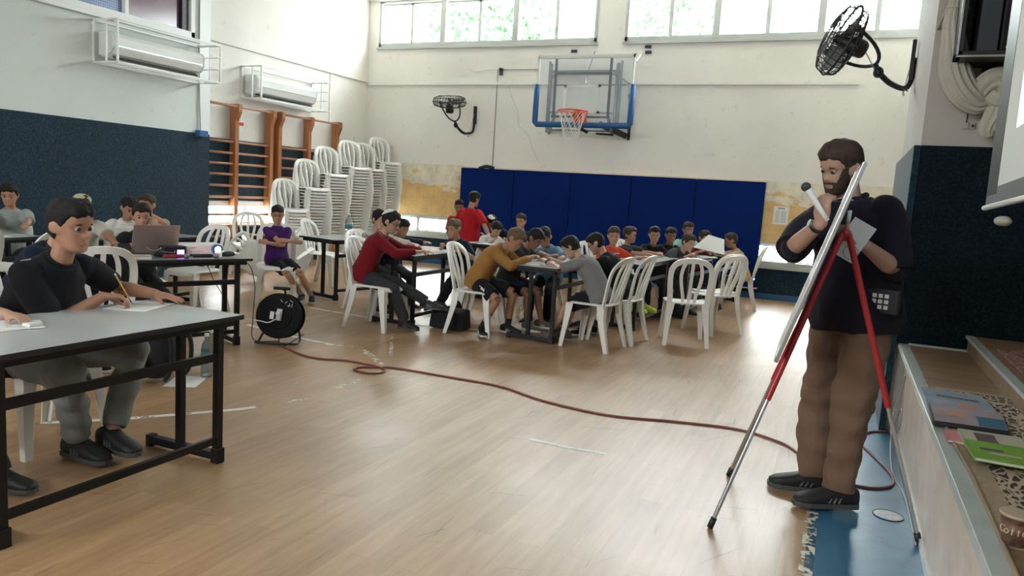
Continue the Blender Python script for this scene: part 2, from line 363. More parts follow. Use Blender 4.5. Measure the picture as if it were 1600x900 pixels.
bk.inputs['Color1'].default_value = (0.12, 0.20, 0.42, 1); bk.inputs['Color2'].default_value = (0.13, 0.22, 0.45, 1); bk.inputs['Mortar'].default_value = (0.35, 0.42, 0.6, 1)
nt.links.new(bk.outputs['Color'], b.inputs['Base Color']); WIRED = m
MB().box(XN-0.05, XN-0.045, y0+.07, 6.78, z0+.08, z1-.06).build('pane', WIRED, wo_)
MB().box(XN-0.05, XN-0.045, 6.83, 7.66, z0+.08, z1-.06).build('pane', mat('purple_pane', (0.15, 0.07, 0.11), 0.15, noise=0.2, nscale=1.2), wo_)
MB().box(XN-0.10, XN-0.09, y0, y1, z0, z1).build('blind', BLK, wo_)
# right side: proscenium pier, side wall behind it, stage
struct('wall_right', MB().box(0.38, 3.2, 5.52, 7.45, 0, H), m_plaster('shaded_wall_paint', (0.47, 0.435, 0.39)))  # wall paint darkened over the whole pier, standing in for shade on its front
struct('wall_right', MB().box(0.95, 1.3, 7.4, YB+0.2, 0, H), W_WALL)
struct('wall_right', MB().box(0.385, 3.0, 5.47, 5.52, 0.6, 1.88), DADO_D)
struct('wall_right', MB().box(0.34, 0.38, 5.47, 7.45, 0.0, 1.88), DADO)
struct('wall_right', MB().box(3.1, 3.3, -3.7, 5.6, 0, H), W_WALL)
rw = MB(); rw.box(-9, 3.2, -3.8, -3.6, 0, 3.05).box(-9, 3.2, -3.8, -3.6, 3.55, H).box(-9, -7.5, -3.8, -3.6, 2.8, 3.8).box(-1.5, 3.2, -3.8, -3.6, 2.8, 3.8)  # window opening in this unseen wall is added, sized to give fill light
struct('wall_rear', rw, W_WALL)
# added unseen stage enclosure: header and low ceiling keep light off the pier
struct('wall_right', MB().box(0.45, 0.60, -3.7, 5.5, 3.5, H).box(0.60, 3.2, -3.7, 5.5, 3.5, 3.6).box(0.45, 3.2, -3.3, -3.0, 0, 3.5), W_WALL)
# stage
struct('stage_front', MB().box(0.45, 0.47, -3.0, 5.5, 0, 0.575), STAGEF)
struct('stage_floor', MB().box(0.44, 3.1, -3.0, 5.5, 0.56, 0.60), STAGEW)
struct('trim_2', MB().box(0.395, 0.455, -3.0, 5.5, 0.565, 0.603), STEEL_E, bevel=0.003)
struct('trim_3', MB().box(0.435, 0.452, -3.0, 5.5, 0.0, 0.03), STEEL_E)
struct('stage_step', MB().box(0.78, 3.1, -3.0, 5.47, 0.60, 0.70), STAGEW)
struct('trim_4', MB().box(0.765, 0.81, -3.0, 5.47, 0.685, 0.704), STEEL_E)
struct('trim_5', MB().box(0.45, 0.80, 5.45, 5.475, 0.60, 0.612), STEEL_E)
# floor paint
struct('floor_strip', MB().box(-0.01, 0.435, -3.0, 12.4, 0, 0.0015), BLUEP)
struct('trim_6', MB().box(-0.03, 0.025, 2.0, 3.75, 0.0015, 0.0025), CHIP)
def ribbon(pts, w, z=0.0012):
    P = [np.array(p, float) for p in pts]; vs = []; fs = []
    for i, p in enumerate(P):
        t = P[min(i+1, len(P)-1)]-P[max(i-1, 0)]; t /= np.linalg.norm(t); nrm = np.array((-t[1], t[0]))*w/2
        vs += [(*(p+nrm), z), (*(p-nrm), z)]
    for i in range(len(P)-1): fs.append((2*i, 2*i+1, 2*i+3, 2*i+2))
    return MB().add(vs, fs)
struct('trim_7', ribbon([(-5.4, 6.75), (-4.8, 6.7), (-4.17, 6.62), (-3.6, 6.75), (-2.6, 7.3)], 0.045), LINE)
struct('trim_8', ribbon([(-5.2, 5.55), (-4.65, 5.40), (-4.0, 5.32)], 0.05), LINE)
struct('trim_9', ribbon([(-3.97, 5.34), (-3.75, 5.36), (-3.43, 5.12), (-3.2, 4.9)], 0.06), CHIP)
struct('trim_10', ribbon([(-3.11, 4.55), (-3.12, 4.33), (-3.12, 4.2)], 0.05), CHIP)
struct('trim_11', ribbon([(-3.95, 2.65), (-3.67, 2.93), (-3.29, 3.44), (-3.24, 3.54)], 0.045), LINE)
struct('trim_12', ribbon([(-3.17, 3.72), (-3.10, 3.90)], 0.04), CHIP)
struct('trim_13', ribbon([(-1.56, 3.96), (-1.3, 3.95), (-1.09, 3.97)], 0.035), LINE)
struct('trim_14', ribbon([(-3.9, 6.1), (-3.55, 5.55), (-3.4, 5.3)], 0.03), CHIP)
# wall conduits
cd = MB(); cd.box(-8.74, -0.05, YB-0.035, YB, 3.32, 3.37); struct('trim_15', cd, W_WALL)
struct('trim_16', MB().box(XR, XR+0.03, YS, YB, 3.36, 3.39).box(XR, XR+0.012, 11.28, 11.31, 2.5, 3.36), W_WALL)
struct('trim_17', MB().box(-8.74, -4.2, YB-0.05, YB, 4.87, 4.92), PLAS_M)
struct('trim_18', MB().box(-5.98, -5.965, YB-0.012, YB, 1.86, 3.6).box(-5.9, -5.2, YB-0.012, YB, 3.58, 3.595), mat('grey_cable', (0.30, 0.30, 0.29), 0.6))
# plaster cracks as thin raised lines
ck = MB()
for P in ([(-5.75, 3.3), (-5.62, 3.0), (-5.55, 2.9), (-5.5, 2.6), (-5.3, 2.45), (-5.2, 2.2), (-5.08, 2.0)], [(-6.6, 3.6), (-6.4, 3.55), (-6.1, 3.6), (-6.0, 3.58)]):
    for a, b_ in zip(P[:-1], P[1:]): ck.bar((a[0], YB-0.001, a[1]), (b_[0], YB-0.001, b_[1]), 0.004, 0.004, (0, 1, 0))
struct('trim_19', ck, mat('crack_grey', (0.36, 0.35, 0.33), 0.9))
# blue wall mat, five padded panels
xs = np.linspace(-6.58, -1.21, 6)
for i in range(5):
    o = MB().box(xs[i]+0.004, xs[i+1]-0.004, YB-0.075, YB-0.004, 0.17, 1.83).build('wall_mat', MATBLUE, bevel=0.015)
    tag(o, ['leftmost blue wall mat panel beside the ochre plaster', 'second blue wall mat panel from the left', 'middle panel of the five blue wall mats', 'fourth blue wall mat panel from the left', 'rightmost blue wall mat panel beside the pinned notice'][i], 'wall mat', 'blue wall mats')
struct('trim_20', MB().box(-6.6, -1.19, YB-0.08, YB, 1.83, 1.85).box(-6.6, -1.19, YB-0.08, YB, 0.15, 0.17), STAGEF)

# greenery outside the left high windows
LEAF = mat('leaf_green', (0.085, 0.17, 0.085), 0.7, noise=0.4, nscale=3, bump=0.4, bscale=4)
TRUNK = mat('bark', (0.2, 0.15, 0.1), 0.9)
def tree(x, y, h, rr, seed, label):
    R = np.random.RandomState(seed); root = empty('tree', label, 'tree', (x, y, 0))
    MB().tube([(0, 0, 0), (0.05, 0, h*0.4), (0, 0.05, h*0.8)], [0.16, 0.13, 0.06], 8).build('trunk', TRUNK, root, smooth=True)
    vs = []; fs = []
    for i in range(2600):
        p = R.normal(size=3); p /= np.linalg.norm(p); p *= rr*(0.45+0.55*R.rand()); p[2] = p[2]*0.9 + h
        a = R.normal(size=3); a /= np.linalg.norm(a); b_ = np.cross(a, R.normal(size=3)); b_ /= np.linalg.norm(b_); s = 0.10+0.08*R.rand()
        k = len(vs); vs += [p-a*s, p+b_*s*.5, p+a*s, p-b_*s*.5]; fs.append((k, k+1, k+2, k+3))
    MB().add(vs, fs).build('crown', LEAF, root)
tree(-8.6, 17.2, 5.6, 1.9, 1, 'pale green tree outside the leftmost high window')
tree(-5.6, 22.5, 6.2, 2.2, 2, 'pale green tree outside the second pair of high panes')
struct('ground', MB().box(-30, 30, 12.7, 60, -0.4, -0.3), mat('outside_ground', (0.5, 0.48, 0.42), 0.9))
# ------------------------------------------------------------------ wall bars in the bay
def wallbars(name, label, ys, rung_spans, ztop=2.47, zbot=0.0):
    root = empty(name, label, 'wall bars', (XR, ys[0], 0), 0, 'wooden wall bars')
    for y in ys:
        m_ = MB(); w = 0.075; x0 = 0.03; x1 = 0.15
        prof = [(x0, 0), (x1, 0), (x1, ztop-0.22), (x1+0.06, ztop-0.08), (x1+0.06, ztop+0.03), (x0, ztop+0.03)]
        a = [(px, y-ys[0]-w/2, pz) for px, pz in prof]; b_ = [(px, y-ys[0]+w/2, pz) for px, pz in prof]; n = len(a)
        m_.add(a+b_, [tuple(range(n))[::-1], tuple(range(n, 2*n))] + [(i, (i+1) % n, n+(i+1) % n, n+i) for i in range(n)])
        m_.build('upright', BARW, root, bevel=0.006)
    zs = [0.16, 0.33, 0.50, 0.66, 0.83, 1.10, 1.27, 1.44, 1.60, 1.76, 1.93]
    for a, b_ in rung_spans:
        for z in zs:
            MB().tube([(0.10, a-ys[0], z), (0.10, b_-ys[0], z)], 0.019, 8).build('rung', RUNG, root, smooth=True)
        MB().tube([(0.175, a-ys[0], ztop-0.01), (0.175, b_-ys[0], ztop-0.01)], 0.019, 8).build('rung', RUNG, root, smooth=True)
wallbars('wall_bars', 'wooden wall bars nearest the teal carpet wall, with a red notice behind', [8.90, 9.66], [(8.16, 9.66)])
wallbars('wall_bars', 'wooden wall bars beside the stacked white chairs', [9.86, 10.60, 11.38], [(9.86, 11.38)])
n_ = MB().box(XR, XR+0.004, 8.98, 9.20, 2.10, 2.32).build('notice', PAPER); tag(n_, 'small red and white notice on the wall behind the wall bars', 'notice')
MB().box(0, 0.002, 0, 0.18, 0, 0.05).build('red_band', mat('notice_red', (0.6, 0.03, 0.05), 0.6), n_).location = (XR+0.004, 9.0, 2.2)

# ------------------------------------------------------------------ air conditioners in wire cages
GRILL = mat('dark_grille', (0.05, 0.045, 0.04), 0.6)
def aircon(wx, ya, yb, z0, z1, label):
    L = yb-ya; Hh = z1-z0
    root = empty('air_conditioner', label, 'air conditioner', (wx, ya, z0), 0, 'wall air conditioners')
    prof = [(0, 0.02), (0.10, 0), (0.20, 0.05), (0.245, 0.12), (0.25, Hh-0.06), (0.23, Hh-0.015), (0.19, Hh), (0, Hh)]
    def ext(pr, y0, y1):
        m_ = MB(); a = [(x, y0, z) for x, z in pr]; b_ = [(x, y1, z) for x, z in pr]; n = len(a)
        return m_.add(a+b_, [tuple(range(n))[::-1], tuple(range(n, 2*n))]+[(i, (i+1) % n, n+(i+1) % n, n+i) for i in range(n)])
    ext(prof, 0, L).build('housing', WHT, root, bevel=0.012)
    e = [(x*1.0, 0.01+z*0.97) for x, z in prof]; ext(e, -0.03, 0.0).build('end_cap', WHT, root, bevel=0.02); ext(e, L, L+0.03).build('end_cap', WHT, root, bevel=0.02)
    MB().bar((0.155, 0.05, 0.018), (0.155, L-0.05, 0.018), 0.11, 0.012, (0.5, 0, 1)).build('outlet', GRILL, root)
    MB().bar((0.17, 0.06, 0.004), (0.17, L-0.06, 0.004), 0.05, 0.006, (0.5, 0, 1)).build('flap', WHT, root)
    MB().box(0.249, 0.256, 0.04, L-0.04, 0.135, 0.145).build('seam_strip', CHROME, root)
def cage(wx, ya, yb, z0, z1, dep, label):
    root = empty('wire_cage', label, 'wire cage', (wx, ya, z0), 0, 'wire cages around the air conditioners')
    L = yb-ya; h = z1-z0; w = 0.022
    for x in (0.01, dep):
        f = MB()
        for z in (0, h): f.bar((x, 0, z), (x, L, z), w, w)
        for y in (0, L): f.bar((x, y, 0), (x, y, h), w, w, (1, 0, 0))
        f.build('back_frame' if x < 0.1 else 'front_frame', PLAS_M, root)
    for y in (0, L):
        f = MB()
        for z in (0, h): f.bar((0, y, z), (dep, y, z), w, w)
        f.bar((dep*0.55, y, 0), (dep*0.55, y, h), w*0.8, w*0.8, (1, 0, 0))
        f.build('side_bars', PLAS_M, root)
    f = MB()
    for z in (h*0.36, h*0.68): f.bar((dep, L*0.9, z), (dep, L, z), 0.012, 0.012)
    for x in (dep*0.35, dep*0.7):
        for z in (0, h): f.bar((x, 0, z), (x, L, z), 0.012, 0.012)
    for z in (h*0.36, h*0.68): f.bar((0.02, L, z), (dep, L, z), 0.012, 0.012)
    f.build('wires', PLAS_M, root)
aircon(XN, 6.45, 7.80, 2.73, 3.03, 'large white air conditioner below the purple window')
cage(XN, 6.35, 7.93, 2.66, 3.15, 0.42, 'white wire cage around the air conditioner below the purple window')
aircon(XR, 9.22, 10.62, 2.68, 2.99, 'white air conditioner above the wooden wall bars')
cage(XR, 9.12, 10.78, 2.62, 3.10, 0.40, 'white wire cage around the air conditioner above the wall bars')
bx = MB().box(0, 0.09, 0, 0.16, 0, 0.09).build('junction_box', mat('blue_plastic', (0.02, 0.09, 0.25), 0.4), bevel=0.01); bx.location = (XN+0.015, 7.88, 1.93)
tag(bx, 'small blue cable box at the corner of the teal carpet wall', 'junction box')
tag(MB().tube([(XN+0.03, 7.97, 1.98), (XN+0.025, 7.95, 2.4), (XN+0.025, 7.93, 3.2), (XN+0.03, 7.93, 4.9)], 0.004, 5).build('cable', BLK), 'thin dark cable running up the wall corner to the window', 'cable')

# ------------------------------------------------------------------ wall fans
def fan(label, mount, mount_dir, head_c, head_dir, yoke_c, elbow, r=0.34):
    root = empty('wall_fan', label, 'fan', tuple(mount)); O = np.array(mount, float)
    ax = np.array(head_dir, float); ax /= np.linalg.norm(ax); hc = np.array(head_c, float)-O
    u = np.cross(ax, (0, 0, 1)); u /= np.linalg.norm(u); v = np.cross(u, ax)
    cagem = MB(); n = 30; prof = [(0.06, 0.11), (0.6*r, 0.105), (0.9*r, 0.07), (r, 0.0), (0.9*r, -0.07), (0.55*r, -0.10), (0.08, -0.11)]
    for k in range(n):
        a = 2*PI*k/n; e = u*math.cos(a)+v*math.sin(a); e2 = -u*math.sin(a)+v*math.cos(a)
        cagem.tube([hc+(e*math.cos(0.35*(1-q/r))+e2*math.sin(0.35*(1-q/r)))*q+ax*z for q, z in prof], 0.0042, 4, caps=False)
    for q, z in ((r, 0), (0.93*r, 0.055), (0.6*r, 0.105), (0.93*r, -0.055), (0.55*r, -0.10), (0.07, 0.11)):
        cagem.tube([hc+(u*math.cos(t)+v*math.sin(t))*q+ax*z for t in np.linspace(0, 2*PI, 33)[:-1]], 0.0045 if q < r else 0.009, 5, closed=True)
    cagem.build('cage', BLK, root, smooth=True)
    MB().lathe([(0.0, -0.20), (0.055, -0.20), (0.07, -0.18), (0.075, -0.09), (0.05, -0.05), (0.03, 0.06), (0.0, 0.07)], hc, 16, axis=ax).build('motor', BLK, root, smooth=True)
    for k in range(3):
        a0 = 2*PI*k/3+0.4; vs = []; th = 0.004; nr, na = 6, 5
        for side in (1, -1):
            for i in range(nr):
                q = 0.05+(r*0.86-0.05)*i/(nr-1)
                for j in range(na):
                    da = (j/(na-1)-0.5)*(1.15-0.25*i/(nr-1)); tw = (j/(na-1)-0.5)*0.09
                    e = u*math.cos(a0+da)+v*math.sin(a0+da); vs.append(hc+e*q+ax*(tw+side*th))
        fs = []; B = nr*na
        for i in range(nr-1):
            for j in range(na-1):
                f = (i*na+j, i*na+j+1, (i+1)*na+j+1, (i+1)*na+j); fs.append(f); fs.append(tuple(x+B for x in f[::-1]))
        rim = [i*na for i in range(nr)] + [(nr-1)*na+j for j in range(1, na)] + [i*na+na-1 for i in range(nr-2, -1, -1)] + [j for j in range(na-2, 0, -1)]
        for i in range(len(rim)): a_, b_ = rim[i], rim[(i+1) % len(rim)]; fs.append((a_, b_, b_+B, a_+B))
        MB().add(vs, fs).build('blade', GREYM, root, smooth=True)
    yc = np.array(yoke_c, float)-O; yd = yc-hc; yd -= ax*np.dot(yd, ax); yd /= np.linalg.norm(yd); side = np.cross(ax, yd)
    yk = [hc + side*(r+0.035)*math.cos(t) + (yc-hc)*math.sin(t) for t in np.linspace(0, PI, 17)]
    MB().tube(yk, 0.014, 8).build('yoke', BLK, root, smooth=True)
    for s_ in (1, -1): MB().ell(hc+side*(r+0.035)*s_, (0.03, 0.03, 0.03)).build('pivot_knob', BLK, root, smooth=True)
    el = [np.array(e, float)-O for e in elbow]
    MB().tube([yc]+spline(el, 8), 0.022, 10).build('arm', BLK, root, smooth=True)
    MB().ell(el[0], (0.04, 0.04, 0.045)).build('clamp', BLK, root, smooth=True)
    d = np.array(mount_dir, float)
    MB().bar(d*0.02+np.array((0, 0, -0.16)), d*0.02+np.array((0, 0, 0.16)), 0.06, 0.03, d).build('bracket', BLK, root)
    cb = [el[-1]+np.array((0, 0, 0.1))]+[el[2]+np.array((0.03*math.sin(3*t), 0.03*math.cos(3*t), 0.03*math.sin(5*t)-0.02)) for t in range(6)]+[el[0], hc-ax*0.2]
    MB().tube(spline(cb, 5), 0.004, 5).build('cord', GREYM, root, smooth=True)
fan('black wall fan tilted beside the right high window', (0.37, 7.1, 2.70), (-1, 0, 0), (-0.19, 6.62, 2.77), (-0.90, -0.30, 0.36), (0.07, 6.7, 2.60),
    [(0.10, 6.71, 2.54), (0.20, 6.82, 2.47), (0.31, 7.0, 2.46), (0.355, 7.1, 2.54), (0.36, 7.12, 2.72)], r=0.28)
fan('black wall fan with an upturned cage left of the basketball hoop', (-6.37, YB-0.01, 2.78), (0, -1, 0), (-6.62, YB-0.55, 2.95), (0.03, -0.15, 1), (-6.52, YB-0.5, 2.62),
    [(-6.50, YB-0.5, 2.55), (-6.44, YB-0.35, 2.44), (-6.40, YB-0.2, 2.44), (-6.38, YB-0.06, 2.5), (-6.38, YB-0.03, 2.75)], r=0.30)

# ------------------------------------------------------------------ basketball hoop
BY = 11.35
def bpt(px, pz): return px, BY, pz
root = empty('basketball_hoop', 'clear basketball backboard with orange rim and blue edge padding on the back wall', 'basketball hoop', (-3.98, YB, 2.65)); 
bx0, bx1, bz0, bz1 = -4.66, -3.09, 2.49, 3.56
def loc(mb): mb.v = [(x+3.9, y-YB, z-2.6) for x, y, z in mb.v]; return mb
m, nt, b = new_mat('acrylic'); ACR = m
for n in list(nt.nodes):
    if n.type == 'BSDF_PRINCIPLED': nt.nodes.remove(n)
tr = nd(nt, 'ShaderNodeBsdfTransparent'); tr.inputs[0].default_value = (0.93, 0.95, 0.96, 1); gl = nd(nt, 'ShaderNodeBsdfDiffuse'); gl.inputs[0].default_value = (0.8, 0.84, 0.88, 1)
mx = nd(nt, 'ShaderNodeMixShader'); mx.inputs[0].default_value = 0.10; nt.links.new(tr.outputs[0], mx.inputs[1]); nt.links.new(gl.outputs[0], mx.inputs[2]); nt.links.new(mx.outputs[0], nt.nodes['Material Output'].inputs[0])
loc(MB().box(bx0, bx1, BY, BY+0.012, bz0, bz1)).build('backboard', ACR, root)
f = MB(); w = 0.035
f.box(bx0, bx1, BY-0.006, BY+0.03, bz1-w*1.4, bz1).box(bx0, bx0+w*.7, BY-0.006, BY+0.03, bz0, bz1).box(bx1-w*.7, bx1, BY-0.006, BY+0.03, bz0, bz1).box(bx0, bx1, BY-0.006, BY+0.03, bz0, bz0+w)
loc(f).build('frame', WHT, root)
cxm = (bx0+bx1)/2-0.02
f = MB(); a, b_, c_, d_ = cxm-0.30, cxm+0.30, bz0+0.18, bz0+0.62; t = 0.04
f.box(a, b_, BY-0.004, BY-0.001, d_-t, d_).box(a, a+t, BY-0.004, BY-0.001, c_, d_).box(b_-t, b_, BY-0.004, BY-0.001, c_, d_).box(a, b_, BY-0.004, BY-0.001, c_, c_+t)
loc(f).build('target_square', WHT, root)
BLUP = mat('blue_padding', (0.012, 0.10, 0.30), 0.5, noise=0.08)
f = MB(); r_ = 0.045
f.tube([(bx0, BY, bz0+0.62), (bx0, BY, bz0+0.03), (bx0+0.03, BY, bz0), (bx1-0.03, BY, bz0), (bx1, BY, bz0+0.03), (bx1, BY, bz0+0.62)], r_, 10)
loc(f).build('edge_padding', BLUP, root, smooth=True)
# rim, bracket and net
RZ = bz0+0.17; rc = np.array((cxm, BY-0.38, RZ)); RIMO = mat('orange_enamel', (0.75, 0.10, 0.03), 0.4)
f = MB(); f.tube([rc+np.array((0.225*math.cos(t), 0.225*math.sin(t), 0)) for t in np.linspace(0, 2*PI, 37)[:-1]], 0.011, 8, closed=True)
f.tube([rc+np.array((0.225*math.cos(t), 0.225*math.sin(t), -0.03)) for t in np.linspace(0, 2*PI, 37)[:-1]], 0.005, 6, closed=True)
loc(f).build('rim', RIMO, root, smooth=True)
f = MB().box(cxm-0.11, cxm+0.11, BY-0.03, BY-0.005, RZ-0.16, RZ+0.06).box(cxm-0.08, cxm+0.08, BY-0.18, BY-0.02, RZ-0.02, RZ+0.012)
f.bar((cxm-0.07, BY-0.16, RZ-0.02), (cxm-0.07, BY-0.02, RZ-0.14), 0.012, 0.03); f.bar((cxm+0.07, BY-0.16, RZ-0.02), (cxm+0.07, BY-0.02, RZ-0.14), 0.012, 0.03)
loc(f).build('bracket', RIMO, root, bevel=0.004)
f = MB(); lv = [(0.222, 0), (0.19, -0.09), (0.16, -0.18), (0.135, -0.27), (0.125, -0.36), (0.13, -0.42)]
for k in range(12):
    for s_ in (1, -1):
        f.tube([rc+np.array((q*math.cos(2*PI*(k+s_*i*0.5)/12), q*math.sin(2*PI*(k+s_*i*0.5)/12), z)) for i, (q, z) in enumerate(lv)], 0.004, 4)
loc(f).build('net', mat('net_cord', (0.72, 0.70, 0.64), 0.8), root)
# support frame behind the board, then the wall frame
f = MB()
for x in (cxm-0.47, cxm+0.43): f.bar((x, BY+0.04, bz0+0.12), (x, BY+0.04, bz1-0.02), 0.035, 0.03, (0, 1, 0))
f.bar((cxm-0.47, BY+0.04, bz0+0.80), (cxm+0.43, BY+0.04, bz0+0.80), 0.03, 0.03); f.bar((cxm-0.5, BY+0.04, bz0+0.13), (cxm+0.45, BY+0.04, bz0+0.13), 0.04, 0.03)
loc(f).build('board_frame', DARKM, root)
f = MB(); wz0, wz1 = 2.45, 3.62
wc = cxm-0.38
for x in (wc-0.58, wc+0.62): f.bar((x, YB-0.06, wz0), (x, YB-0.06, wz1), 0.05, 0.04, (0, 1, 0)); f.bar((x+0.28, BY+0.3, wz0+0.05), (x+0.28, BY+0.3, wz1-0.1), 0.03, 0.03, (0, 1, 0))
f.bar((wc-0.6, YB-0.06, wz1-0.15), (wc+0.66, YB-0.06, wz1-0.15), 0.05, 0.07); f.bar((cxm-0.55, BY+0.3, wz0+0.7), (cxm+0.6, BY+0.3, wz0+0.7), 0.02, 0.02)
for z in (wz0+0.35, wz0+0.05): f.bar((wc-0.6, YB-0.06, z), (wc+0.64, YB-0.06, z), 0.025, 0.025)
for x, x2 in ((cxm-0.45, wc-0.55), (cxm+0.43, wc+0.60)):
    f.bar((x, BY+0.05, bz1-0.25), (x2, YB-0.05, wz1-0.2), 0.03, 0.03); f.bar((x, BY+0.05, bz0+0.15), (x2, YB-0.05, wz0), 0.04, 0.05)
f.bar((cxm-0.3, YB-0.06, wz1-0.2), (cxm-0.05, BY+0.3, wz0+0.72), 0.018, 0.018); f.bar((wc+0.62, YB-0.06, wz1-0.2), (wc+0.95, YB-0.05, wz0+0.75), 0.018, 0.018)
loc(f).build('wall_frame', GREYM, root)
bxo, bx1 = bx1, bx1-0.52
f = MB(); f.bar((bx1+0.22, YB-0.05, 2.36), (bx1+0.22, YB-0.05, 3.1), 0.04, 0.05, (0, 1, 0)); f.bar((bx1-0.25, YB-0.25, 2.6), (bx1+0.2, YB-0.1, 2.42), 0.09, 0.09); f.bar((cxm-0.35, YB-0.3, 2.56), (cxm-0.15, YB-0.25, 2.45), 0.05, 0.05)
f.tube([(cxm+0.0, YB-0.25, 2.44), (bx1, YB-0.2, 2.43)], 0.018, 6); f.ell((bx1+0.22, YB-0.08, 3.08), (0.05, 0.05, 0.06))
loc(f).build('winch', BLK, root); bx1 = bxo
f = MB(); f.tube([(-3.26, YB-0.02, 3.80), (bx1+0.02, BY+0.02, bz1-0.1)], 0.006, 5); f.tube([(cxm-0.2, YB-0.02, 3.83), (cxm-0.3, YB-0.06, wz1-0.2)], 0.006, 5)
loc(f).build('guy_wire', GREYM, root)
for x, z in ((-4.55, 3.88), (-4.57, 3.78), (-3.27, 3.93), (-3.26, 3.84)):
    o = MB().box(-0.05, 0.05, -0.03, 0, -0.022, 0.022).box(-0.02, 0.02, -0.05, 0, -0.012, 0.012).build('wall_anchor', DARKM); o.location = (x, YB, z); tag(o, 'small dark steel wall anchor above the basketball backboard', 'anchor', 'wall anchors above the backboard')
o = MB().box(-0.03, 0.03, -0.04, 0, -0.06, 0.06).tube([(0, -0.04, 0.03), (0, -0.08, 0.05)], 0.02, 6).build('wall_anchor', DARKM); o.location = (-5.9, YB, 3.55); tag(o, 'dark wall fitting with a cable hanging down, between the fan and backboard', 'anchor')

# ------------------------------------------------------------------ the white plastic chair (front is +x)
def make_chair():
    root = empty('plastic_chair', 'white plastic stacking chair', 'chair', (0, 0, 0))
    # seat: dished slab with rounded plan and turned-down rim
    n = 28; rings = []
    def outline(k, s, inset=0):
        a = 2*PI*k/n; c_, s_ = math.cos(a), math.sin(a); e = 0.42
        x = (0.215-inset)*np.sign(c_)*abs(c_)**e; y = (0.215-inset)*np.sign(s_)*abs(s_)**e
        y *= 1.0+0.06*(x/0.21); return x+0.01, y
    def ring(inset, z, dish=0):
        r = []
        for k in range(n):
            x, y = outline(k, 1, inset); zz = z - (0.03*max(0, (x-0.13)/0.08)**2 if dish == 0 else dish) ; r.append((x, y, zz))
        return r
    s = MB(); s.loft([ring(0.012, 0.425), ring(0, 0.426), ring(-0.002, 0.434), ring(0.006, 0.442), ring(0.03, 0.445), ring(0.10, 0.44, 0.010), ring(0.18, 0.44, 0.014)], caps=False)
    s.add(ring(0.18, 0.44, 0.014), [tuple(range(n))])
    s.loft([ring(0.012, 0.425), ring(0.02, 0.428), ring(0.10, 0.428, 0.012), ring(0.18, 0.428, 0.014)], caps=False); s.add(ring(0.18, 0.428, 0.014), [tuple(range(n))[::-1]])
    s.build('seat', PLAS, root, smooth=True, ang=50)
    # backrest: arched hoop and three slats, leaning back and gently curved round the sitter
    def bp(y, z): t = (z-0.42)/0.44; return (-0.185-0.115*t-0.03*t*t + 0.10*(y/0.2)**2*min(1, t+0.2)*0.45, y, z)
    def strip(mb, yz, w, th=0.016):
        P = [np.array(bp(y, z)) for y, z in yz]; rings = []
        for i, p in enumerate(P):
            t = P[min(i+1, len(P)-1)]-P[max(i-1, 0)]; t /= np.linalg.norm(t); nrm = np.array((1, 0, 0.28)); nrm /= np.linalg.norm(nrm)
            sd = np.cross(t, nrm); sd /= np.linalg.norm(sd); ww = w[i] if isinstance(w, list) else w
            rings.append([p-sd*ww/2-nrm*th*0.2, p-sd*ww/2+nrm*th*0.8, p-sd*ww*0.3+nrm*th, p+sd*ww*0.3+nrm*th, p+sd*ww/2+nrm*th*0.8, p+sd*ww/2-nrm*th*0.2])
        mb.loft(rings)
    b_ = MB(); hoop = [(-0.185, 0.41), (-0.187, 0.50), (-0.195, 0.60), (-0.20, 0.70), (-0.185, 0.79), (-0.135, 0.845), (-0.07, 0.866), (0, 0.872)]
    hoop = spline([(y, z, 0) for y, z in hoop + [(-y, z) for y, z in hoop[::-1][1:]]], 3); strip(b_, [(p[0], p[1]) for p in hoop], 0.052)
    for q in (-1, 0, 1):
        pts = spline([(0.055*q, 0.415, 0), (0.062*q, 0.50, 0), (0.085*q, 0.60, 0), (0.10*q, 0.70, 0), (0.09*q, 0.79, 0), (0.062*q, 0.86, 0)], 3); strip(b_, [(p[0], p[1]) for p in pts], 0.032)
    b_.build('backrest', PLAS, root, smooth=True, ang=35)
    # legs: tapering L-shaped channels, splayed
    for sx_, sy_ in ((1, 1), (1, -1), (-1, 1), (-1, -1)):
        L = MB(); rings = []
        for z, wx, wy, ox, oy in ((0.425, 0.075, 0.075, 0.198, 0.205), (0.30, 0.062, 0.06, 0.205, 0.213), (0.15, 0.05, 0.048, 0.222 if sx_ > 0 else 0.238, 0.222), (0.0, 0.040, 0.038, 0.238 if sx_ > 0 else 0.275, 0.23)):
            th = 0.009; X = sx_*ox+0.008; Y = sy_*oy
            rings.append([(X, Y, z), (X-sx_*wx, Y, z), (X-sx_*wx, Y-sy_*th, z), (X-sx_*th, Y-sy_*th, z), (X-sx_*th, Y-sy_*wy, z), (X, Y-sy_*wy, z)])
        L.loft(rings); L.build('leg', PLAS, root, bevel=0.003)
    return root
CH0 = make_chair(); CH_USED = [False]
def chair(x, y, deg, label, group=None, z=0, tilt=None):
    c = CH0 if not CH_USED[0] else dup(CH0)
    CH_USED[0] = True
    c.location = (x, y, z); c.rotation_euler = tilt if tilt else (0, 0, rad(deg)); c['label'] = label
    if group: c['group'] = group
    return c

